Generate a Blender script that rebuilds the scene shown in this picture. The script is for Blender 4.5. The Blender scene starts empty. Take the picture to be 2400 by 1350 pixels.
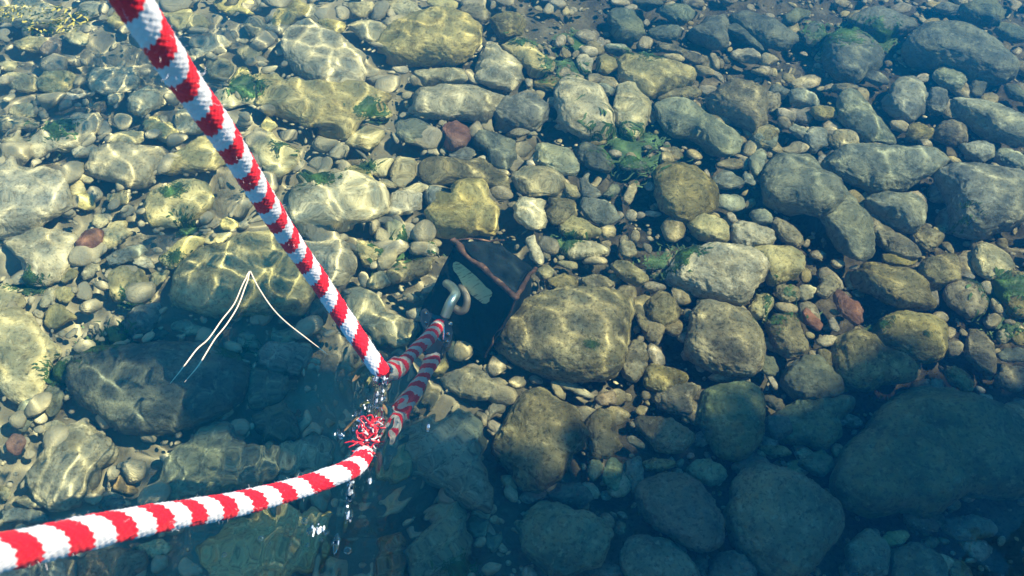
import bpy, bmesh, math, random
import numpy as np
from mathutils import Vector, Matrix

sc = bpy.context.scene
R = math.radians

# ------------------------------------------------------------------ camera, world, sun, exposure
CAM_H, PITCH, HFOV = 0.50, 52.0, 65.0
cd = bpy.data.cameras.new('camera')
cam = bpy.data.objects.new('camera', cd)
sc.collection.objects.link(cam)
sc.camera = cam
cam.location = (0, 0, CAM_H)
cam.rotation_euler = (R(90 - PITCH), 0, 0)
cd.sensor_width = 36
cd.lens = 18 / math.tan(R(HFOV / 2))
cd.clip_start, cd.clip_end = 0.01, 200
cd.dof.use_dof = True
cd.dof.focus_distance = 0.74
cd.dof.aperture_fstop = 22

SUN_EL, SUN_AZ = 48.0, 78.0            # azimuth from +Y towards +X
world = bpy.data.worlds.new('World')
sc.world = world
world.use_nodes = True
wn = world.node_tree
sky = wn.nodes.new('ShaderNodeTexSky')
sky.sky_type = 'NISHITA'
sky.sun_disc = False
sky.dust_density = 0.0
sky.ozone_density = 6.0
sky.sun_elevation = R(SUN_EL)
sky.sun_rotation = R(SUN_AZ)
tint = wn.nodes.new('ShaderNodeMix')                  # the whole sky as blue as the photograph's
tint.data_type, tint.blend_type = 'RGBA', 'MULTIPLY'
tint.inputs[0].default_value = 1
tint.inputs[7].default_value = (.10, .92, 1.12, 1)
wn.links.new(sky.outputs[0], tint.inputs[6])
wn.links.new(tint.outputs[2], wn.nodes['Background'].inputs[0])
wn.nodes['Background'].inputs[1].default_value = 0.112
sl = bpy.data.lights.new('sun', 'SUN')
sl.energy, sl.angle, sl.color = 5.0, R(0.5), (1, 0.88, 0.66)
sun = bpy.data.objects.new('sun', sl)
sc.collection.objects.link(sun)
SUN_DIR = Vector((math.sin(R(SUN_AZ)) * math.cos(R(SUN_EL)), math.cos(R(SUN_AZ)) * math.cos(R(SUN_EL)), math.sin(R(SUN_EL))))
sun.rotation_euler = SUN_DIR.to_track_quat('Z', 'Y').to_euler()
sl.cycles.is_caustics_light = True     # sunlight really refracts through the rippled surface
sc.view_settings.view_transform = 'Standard'
sc.view_settings.look = 'None'
sc.view_settings.gamma = 1
sc.view_settings.exposure = 1.45
sc.view_settings.use_curve_mapping = False
sc.cycles.use_denoising = True
sc.cycles.max_bounces = 8
sc.cycles.transmission_bounces = 8
sc.cycles.volume_bounces = 0
sc.cycles.sample_clamp_indirect = 4

# ------------------------------------------------------------------ pixel <-> place
F = 1200 / math.tan(R(HFOV / 2))
cp, sp = math.cos(R(PITCH)), math.sin(R(PITCH))
IOR = 1.33


def ray(px, py):
    x, y = (px - 1200) / F, (675 - py) / F
    d = np.array([x, cp + y * sp, -sp + y * cp])
    return d / np.linalg.norm(d)


def above(px, py, z):
    d = ray(px, py)
    return np.array([0, 0, CAM_H]) + d * ((z - CAM_H) / d[2])


def at_depth(px, py, depth):
    x, y = (px - 1200) / F, (675 - py) / F
    return np.array([x, cp + y * sp, -sp + y * cp]) * depth + np.array([0, 0, CAM_H])


def water_ray(px, py):
    d = ray(px, py)
    s = np.array([0, 0, CAM_H]) + d * (-CAM_H / d[2])
    k = d[:2] / IOR
    w = np.array([k[0], k[1], -math.sqrt(1 - k @ k)])
    return s, w


def under(px, py, z):
    s, w = water_ray(px, py)
    return s + w * (z / w[2])


def bed(x, y):
    x = np.asarray(x, float)
    y = np.asarray(y, float)
    sx = 1 / (1 + np.exp(-(x - 0.25) * 4))
    left = 1 / (1 + np.exp((x + 0.45) * 5))
    return -(0.275 + 0.095 * sx - 0.06 * left + 0.02 * np.tanh((y - 0.7) * 3) * sx + 0.04 * np.exp(-((x - .45) ** 2 + (y - .3) ** 2) / .06))


def on_bed(px, py, lift=0.0):
    z = -0.3
    for _ in range(6):
        p = under(px, py, z)
        z = float(bed(p[0], p[1])) + lift
    return under(px, py, z)


# ------------------------------------------------------------------ noise
def hash3(i, j, k):
    n = (i.astype(np.int64) * 374761393 + j.astype(np.int64) * 668265263 + k.astype(np.int64) * 2147483647 % 1274126177) & 0xffffffff
    n = ((n ^ (n >> 13)) * 1274126177) & 0xffffffff
    n = ((n ^ (n >> 16)) * 2246822519) & 0xffffffff
    return ((n ^ (n >> 15)) & 0xffff) / 32767.5 - 1


def vnoise(p):
    f = np.floor(p)
    t = p - f
    t = t * t * t * (t * (t * 6 - 15) + 10)
    f = f.astype(np.int64)
    out = 0
    for a in (0, 1):
        wa = t[:, 0] if a else 1 - t[:, 0]
        for b in (0, 1):
            wb = t[:, 1] if b else 1 - t[:, 1]
            for c in (0, 1):
                wc = t[:, 2] if c else 1 - t[:, 2]
                out = out + wa * wb * wc * hash3(f[:, 0] + a, f[:, 1] + b, f[:, 2] + c)
    return out


def fbm(p, octaves=4, gain=.5):
    s, a = 0, 1.0
    for o in range(octaves):
        s = s + a * vnoise(p * (2 ** o) + 17.3 * o)
        a *= gain
    return s


# ------------------------------------------------------------------ helpers
def link(name, me, parent=None):
    o = bpy.data.objects.new(name, me)
    sc.collection.objects.link(o)
    if parent is not None:
        o.parent = parent
    if me is not None:
        o.cycles.is_caustics_receiver = True
    return o


def tag(o, label=None, cat=None, group=None, kind=None):
    if label: o['label'] = label
    if cat: o['category'] = cat
    if group: o['group'] = group
    if kind: o['kind'] = kind
    return o


def mesh_from(v, f, mat=None, smooth=True, name='mesh'):
    me = bpy.data.meshes.new(name)
    v = np.asarray(v, np.float32)
    f = np.asarray(f, np.int32)
    k = f.shape[1]
    me.vertices.add(len(v))
    me.vertices.foreach_set('co', v.ravel())
    me.loops.add(f.size)
    me.loops.foreach_set('vertex_index', f.ravel())
    me.polygons.add(len(f))
    me.polygons.foreach_set('loop_start', np.arange(0, f.size, k, dtype=np.int32))
    me.polygons.foreach_set('use_smooth', np.full(len(f), smooth))
    me.update(calc_edges=True)
    if mat: me.materials.append(mat)
    return me


def ico(sub):
    bm = bmesh.new()
    bmesh.ops.create_icosphere(bm, subdivisions=sub, radius=1)
    v = np.array([q.co[:] for q in bm.verts])
    f = np.array([[q.index for q in p.verts] for p in bm.faces])
    bm.free()
    return v, f


ICO = {s: ico(s) for s in (1, 2, 3, 4, 5, 6)}


def bm_obj(name, bm, mat, parent=None, smooth=False):
    me = bpy.data.meshes.new(name)
    bmesh.ops.recalc_face_normals(bm, faces=bm.faces)
    bm.to_mesh(me)
    bm.free()
    me.materials.append(mat)
    if smooth:
        me.polygons.foreach_set('use_smooth', [True] * len(me.polygons))
    return link(name, me, parent)


# ------------------------------------------------------------------ materials
def new_mat(name):
    m = bpy.data.materials.new(name)
    m.use_nodes = True
    nt = m.node_tree
    return m, nt, nt.nodes['Principled BSDF']


def node(nt, t, **kw):
    n = nt.nodes.new(t)
    for k, v in kw.items():
        setattr(n, k, v)
    return n


def noise(nt, vec, scale, detail=5, rough=.6):
    n = node(nt, 'ShaderNodeTexNoise')
    n.inputs['Scale'].default_value = scale
    n.inputs['Detail'].default_value = detail
    n.inputs['Roughness'].default_value = rough
    nt.links.new(vec, n.inputs['Vector'])
    return n.outputs['Fac']


def ramp(nt, fac, stops):
    n = node(nt, 'ShaderNodeValToRGB')
    e = n.color_ramp.elements
    while len(e) < len(stops): e.new(.5)
    for q, (p, c) in zip(e, stops):
        q.position = p
        q.color = (*c, 1)
    nt.links.new(fac, n.inputs[0])
    return n.outputs[0]


def mixc(nt, fac, a, b, mode='MIX'):
    n = node(nt, 'ShaderNodeMix', data_type='RGBA', blend_type=mode)
    for s, i in ((fac, 0), (a, 6), (b, 7)):
        if hasattr(s, 'is_linked'): nt.links.new(s, n.inputs[i])
        else: n.inputs[i].default_value = s if i == 0 else (*s, 1)
    return n.outputs[2]


def math_n(nt, op, a, b=0.0, clamp=False):
    n = node(nt, 'ShaderNodeMath', operation=op, use_clamp=clamp)
    for s, i in ((a, 0), (b, 1)):
        if hasattr(s, 'is_linked'): nt.links.new(s, n.inputs[i])
        else: n.inputs[i].default_value = s
    return n.outputs[0]


def stone_mat(name, dark, mid, light, pits=.55, film=.35, attr=False):
    m, nt, b = new_mat(name)
    if attr:
        vec0 = node(nt, 'ShaderNodeTexCoord').outputs['Object']
        rnd = node(nt, 'ShaderNodeAttribute', attribute_name='rnd').outputs['Fac']
        vec = vec0
    else:
        vec0 = node(nt, 'ShaderNodeTexCoord').outputs['Object']
        rnd = node(nt, 'ShaderNodeObjectInfo').outputs['Random']
        off = node(nt, 'ShaderNodeVectorMath', operation='ADD')
        comb = node(nt, 'ShaderNodeCombineXYZ')
        nt.links.new(math_n(nt, 'MULTIPLY', rnd, 37.0), comb.inputs[0])
        nt.links.new(math_n(nt, 'MULTIPLY', rnd, 11.0), comb.inputs[1])
        nt.links.new(vec0, off.inputs[0]); nt.links.new(comb.outputs[0], off.inputs[1])
        vec = off.outputs[0]
    n1 = noise(nt, vec, 28, 6, .62)
    c = ramp(nt, n1, [(.30, dark), (.48, mid), (.70, light)])
    # algae / silt film in patches
    n2 = noise(nt, vec, 14, 4, .6)
    f2 = math_n(nt, 'MULTIPLY', ramp(nt, n2, [(.45, (0, 0, 0)), (.65, (1, 1, 1))]), film)
    c = mixc(nt, f2, c, (.20, .185, .06))
    # fine dark specks and pits
    n3 = noise(nt, vec, 230, 4, .7)
    f3 = math_n(nt, 'MULTIPLY', ramp(nt, n3, [(.36, (1, 1, 1)), (.50, (0, 0, 0))]), pits)
    c = mixc(nt, f3, c, tuple(q * .28 for q in dark))
    n4 = noise(nt, vec, 110, 5, .7)
    f4 = math_n(nt, 'MULTIPLY', ramp(nt, n4, [(.54, (0, 0, 0)), (.66, (1, 1, 1))]), .55)
    c = mixc(nt, f4, c, tuple(min(1, q * 1.35) for q in light))
    hs = node(nt, 'ShaderNodeHueSaturation')
    nt.links.new(c, hs.inputs['Color'])
    nt.links.new(math_n(nt, 'ADD', math_n(nt, 'MULTIPLY', rnd, .5), .85), hs.inputs['Value'])
    r2 = math_n(nt, 'FRACT', math_n(nt, 'MULTIPLY', rnd, 7.31))
    nt.links.new(math_n(nt, 'ADD', math_n(nt, 'MULTIPLY', r2, .5), .7), hs.inputs['Saturation'])
    nt.links.new(hs.outputs[0], b.inputs['Base Color'])
    b.inputs['Roughness'].default_value = .85
    b.inputs['Specular IOR Level'].default_value = .15
    bp = node(nt, 'ShaderNodeBump')
    bp.inputs['Strength'].default_value = .8
    bp.inputs['Distance'].default_value = .003
    h = math_n(nt, 'ADD', math_n(nt, 'MULTIPLY', n3, .7), n4)
    nt.links.new(h, bp.inputs['Height'])
    nt.links.new(bp.outputs[0], b.inputs['Normal'])
    return m


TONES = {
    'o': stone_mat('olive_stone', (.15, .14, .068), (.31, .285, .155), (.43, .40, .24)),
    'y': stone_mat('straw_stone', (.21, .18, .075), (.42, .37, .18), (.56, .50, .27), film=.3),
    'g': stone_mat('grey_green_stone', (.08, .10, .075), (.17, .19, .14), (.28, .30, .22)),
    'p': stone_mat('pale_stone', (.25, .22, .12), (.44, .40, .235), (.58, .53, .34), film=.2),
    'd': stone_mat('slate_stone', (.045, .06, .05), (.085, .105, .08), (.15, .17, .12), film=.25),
    'k': stone_mat('dull_olive_stone', (.075, .068, .030), (.165, .148, .072), (.27, .245, .135), pits=.7),  # olive darkened for stones in weaker light
    't': stone_mat('shade_green_stone', (.055, .085, .055), (.11, .155, .10), (.18, .225, .15)),  # green tone that paints in the shade on the deep rocks
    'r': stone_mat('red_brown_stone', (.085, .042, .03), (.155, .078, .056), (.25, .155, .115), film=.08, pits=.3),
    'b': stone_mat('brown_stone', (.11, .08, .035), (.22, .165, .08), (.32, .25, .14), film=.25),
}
M_PEBBLE = stone_mat('pebble_mix', (.10, .085, .05), (.24, .21, .12), (.40, .35, .23), attr=True, film=.15)


def sunlit_side(m, k, col=(.42, .385, .255)):
    # pales the small stuff towards the left, painting in its brighter sunlight
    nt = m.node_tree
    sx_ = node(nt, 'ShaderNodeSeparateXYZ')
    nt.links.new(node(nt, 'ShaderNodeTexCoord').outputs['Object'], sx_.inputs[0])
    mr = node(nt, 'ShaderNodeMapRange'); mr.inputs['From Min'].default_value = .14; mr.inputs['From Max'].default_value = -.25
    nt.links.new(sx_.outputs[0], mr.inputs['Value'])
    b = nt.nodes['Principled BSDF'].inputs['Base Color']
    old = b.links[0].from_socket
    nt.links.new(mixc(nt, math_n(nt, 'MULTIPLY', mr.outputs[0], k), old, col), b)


sunlit_side(M_PEBBLE, .75)


def simple(name, col, rough=.5, metal=0., bump=None, spec=.5):
    m, nt, b = new_mat(name)
    b.inputs['Base Color'].default_value = (*col, 1)
    b.inputs['Roughness'].default_value = rough
    b.inputs['Metallic'].default_value = metal
    b.inputs['Specular IOR Level'].default_value = spec
    vec = node(nt, 'ShaderNodeTexCoord').outputs['Object']
    n = noise(nt, vec, 60, 5, .6)
    c = mixc(nt, math_n(nt, 'MULTIPLY', n, .6), col, tuple(q * .45 for q in col))
    nt.links.new(c, b.inputs['Base Color'])
    if bump:
        bp = node(nt, 'ShaderNodeBump')
        bp.inputs['Distance'].default_value = bump
        nt.links.new(noise(nt, vec, 300, 5, .65), bp.inputs['Height'])
        nt.links.new(bp.outputs[0], b.inputs['Normal'])
    return m


# ------------------------------------------------------------------ riverbed
def axis(lo, hi, a, b, fine, coarse):
    core = np.linspace(a, b, fine)
    t = np.linspace(0, 1, coarse + 1)[1:]
    st = core[1] - core[0]
    l = a - (t * st * coarse + (a - lo - st * coarse) * t ** 3)
    r = b + (t * st * coarse + (hi - b - st * coarse) * t ** 3)
    return np.concatenate([l[::-1], core, r])


def grid_faces(nx, ny):
    i = np.arange(nx * ny).reshape(ny, nx)
    return np.stack([i[:-1, :-1], i[:-1, 1:], i[1:, 1:], i[1:, :-1]], -1).reshape(-1, 4)


xs, ys = axis(-40, 40, -1.3, 1.5, 420, 30), axis(-20, 60, -.1, 1.7, 280, 30)
X, Y = np.meshgrid(xs, ys)
P = np.stack([X.ravel(), Y.ravel(), np.zeros(X.size)], -1)
Z = bed(P[:, 0], P[:, 1]) - .012 + .000 - .017 / (1 + np.exp(-(P[:, 0] - .02) * 8)) + .007 * fbm(P * 22, 4) + .010 * vnoise(P * 8)
P[:, 2] = Z
bed_mat = stone_mat('silt_gravel', (.035, .032, .018), (.08, .07, .04), (.15, .13, .08), attr=True, film=.3)
sunlit_side(bed_mat, .65)
ground = tag(link('riverbed', mesh_from(P, grid_faces(len(xs), len(ys)), bed_mat)), 'gravelly riverbed showing in the gaps under the water', kind='structure')

# ------------------------------------------------------------------ water surface
W_ENTRY = above(898, 880, 0)
W_EXIT = above(858, 1062, 0)


def ripple(X, Y):
    rng = np.random.default_rng(11)
    Z = np.zeros_like(X)
    left = 1 / (1 + np.exp((X + .02) * 7))                 # livelier on the sunny side at the left
    far = 1 / (1 + np.exp(-(Y - .42) * 12))
    amp = .05 + .26 * left + .05 * far
    fine = np.zeros_like(X)
    for k in range(46):
        lam = rng.uniform(.016, .05)
        th = rng.normal(.5, .9)
        a = lam ** 2 * rng.uniform(.10, .19)
        fine += a * np.sin(2 * np.pi * (X * math.cos(th) + Y * math.sin(th)) / lam + rng.uniform(0, 6.28))
    swell = np.zeros_like(X)
    for k in range(16):
        lam = rng.uniform(.07, .2)
        th = rng.normal(.6, .8)
        swell += lam * .0011 * np.sin(2 * np.pi * (X * math.cos(th) + Y * math.sin(th)) / lam + rng.uniform(0, 6.28))
    mod = .6 + .4 * vnoise(np.stack([X.ravel() * 6, Y.ravel() * 6, 0 * X.ravel()], -1)).reshape(X.shape)
    Z += fine * amp * mod * 1.15 + swell * (.14 + .95 * left)
    # wake where the rope drags through the surface
    cx, cy = (W_ENTRY[:2] + W_EXIT[:2]) / 2
    dx, dy = X - cx, Y - cy
    w1 = np.exp(-((dx / .015) ** 2 + (dy / .040) ** 2))
    tail = np.exp(-((dx + .01 - .25 * np.minimum(dy, 0)) / (.035 + .10 * np.clip(-dy, 0, 1))) ** 2) / (1 + np.exp((dy + .02) * 60)) * np.exp(np.minimum(dy, 0) * 1.2)
    ch = np.zeros_like(X)
    for k in range(26):
        lam = rng.uniform(.006, .018)
        th = rng.uniform(-1.0, 1.0)
        ch += lam * .010 * np.sin(2 * np.pi * (X * math.cos(th) + Y * math.sin(th)) / lam + rng.uniform(0, 6.28))
    q = np.stack([X.ravel(), Y.ravel(), 0 * X.ravel()], -1)
    streak = vnoise(q * np.array([95, 24, 1])).reshape(X.shape) * .0011 + vnoise(q * np.array([210, 50, 1])).reshape(X.shape) * .0005
    e2 = above(872, 1022, 0)
    w2 = np.exp(-(((X - e2[0]) / .015) ** 2 + ((Y - e2[1]) / .020) ** 2))
    Z += w2 * (ch * 3.0 + streak * 2)
    Z += w1 * ch * 1.9 + tail * streak * .9 + w1 * streak * 3.0
    # smooth mounds and pits left of the wake
    tl = np.exp(-(((X - cx + .08) / .10) ** 2 + ((Y - cy + .16) / .09) ** 2))
    Z += tl * vnoise(q * np.array([48, 60, 1]) + 5).reshape(X.shape) * .0013
    # capillary meniscus climbing round the rope
    for wx, wy in (W_ENTRY[:2], W_EXIT[:2]):
        r = np.hypot(X - wx, Y - wy)
        Z += .0022 * np.exp(-np.clip(r - .007, 0, 1) / .004)
    for wx_, wy_ in (W_ENTRY[:2], W_EXIT[:2]):            # ring ripples running out from the rope
        r = np.hypot(X - wx_, Y - wy_)
        Z += .00042 * np.sin(2 * np.pi * r / .0125) * np.exp(-r / .05) * (r > .006) / (1 + np.exp((Y - wy_ + .3 * (X - wx_)) * 160))
    # dimple left of the taut rope's entry
    d1 = above(925, 822, 0)
    r = np.hypot((X - d1[0]) / 1.25, Y - d1[1])
    Z += -.0009 * np.exp(-(r / .011) ** 2) + .0003 * np.exp(-((r - .021) / .006) ** 2)
    return Z


wx = axis(-38, 38, -.72, .98, 1250, 60)
wy = axis(-18, 58, .10, .98, 660, 60)
X, Y = np.meshgrid(wx, wy)
edge = np.clip((38 - np.maximum(abs(X), abs(Y - 20))) / 30, 0, 1)
Z = ripple(X, Y)
P = np.stack([X.ravel(), Y.ravel(), Z.ravel()], -1)
m_water, nt, b = new_mat('clear_water')
nt.nodes.remove(b)
gl = node(nt, 'ShaderNodeBsdfGlass')
gl.inputs['IOR'].default_value = IOR
gl.inputs['Roughness'].default_value = 0
gl.inputs['Color'].default_value = (.94, .97, .90, 1)
nt.links.new(gl.outputs[0], nt.nodes['Material Output'].inputs[0])
water = link('water', mesh_from(P, grid_faces(len(wx), len(wy)), m_water))
water.cycles.is_caustics_receiver = False
water.cycles.is_caustics_caster = True
tag(water, 'clear rippled river water with sunlight dancing through it', kind='structure')


def wave_z(p):
    i = np.clip(np.searchsorted(wx, p[0]), 1, len(wx) - 1)
    j = np.clip(np.searchsorted(wy, p[1]), 1, len(wy) - 1)
    return float(Z[j, i])


# blue murk of the water, added through the clear air too: one even box
hb = bmesh.new()
bmesh.ops.create_cube(hb, size=1)
hm, nt, b = new_mat('murk')
nt.nodes.remove(b)
pv = node(nt, 'ShaderNodeVolumePrincipled')
pv.inputs['Color'].default_value = (.0, .42, .90, 1)
pv.inputs['Density'].default_value = 0.085
nt.links.new(pv.outputs[0], nt.nodes['Material Output'].inputs['Volume'])
murk = bm_obj('murk', hb, hm)
murk.scale = (79, 79, 2.15)
murk.location = (0, 20, .62 - 2.15 / 2)
tag(murk, 'blue haze of the water, added through the air too', kind='stuff')

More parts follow.
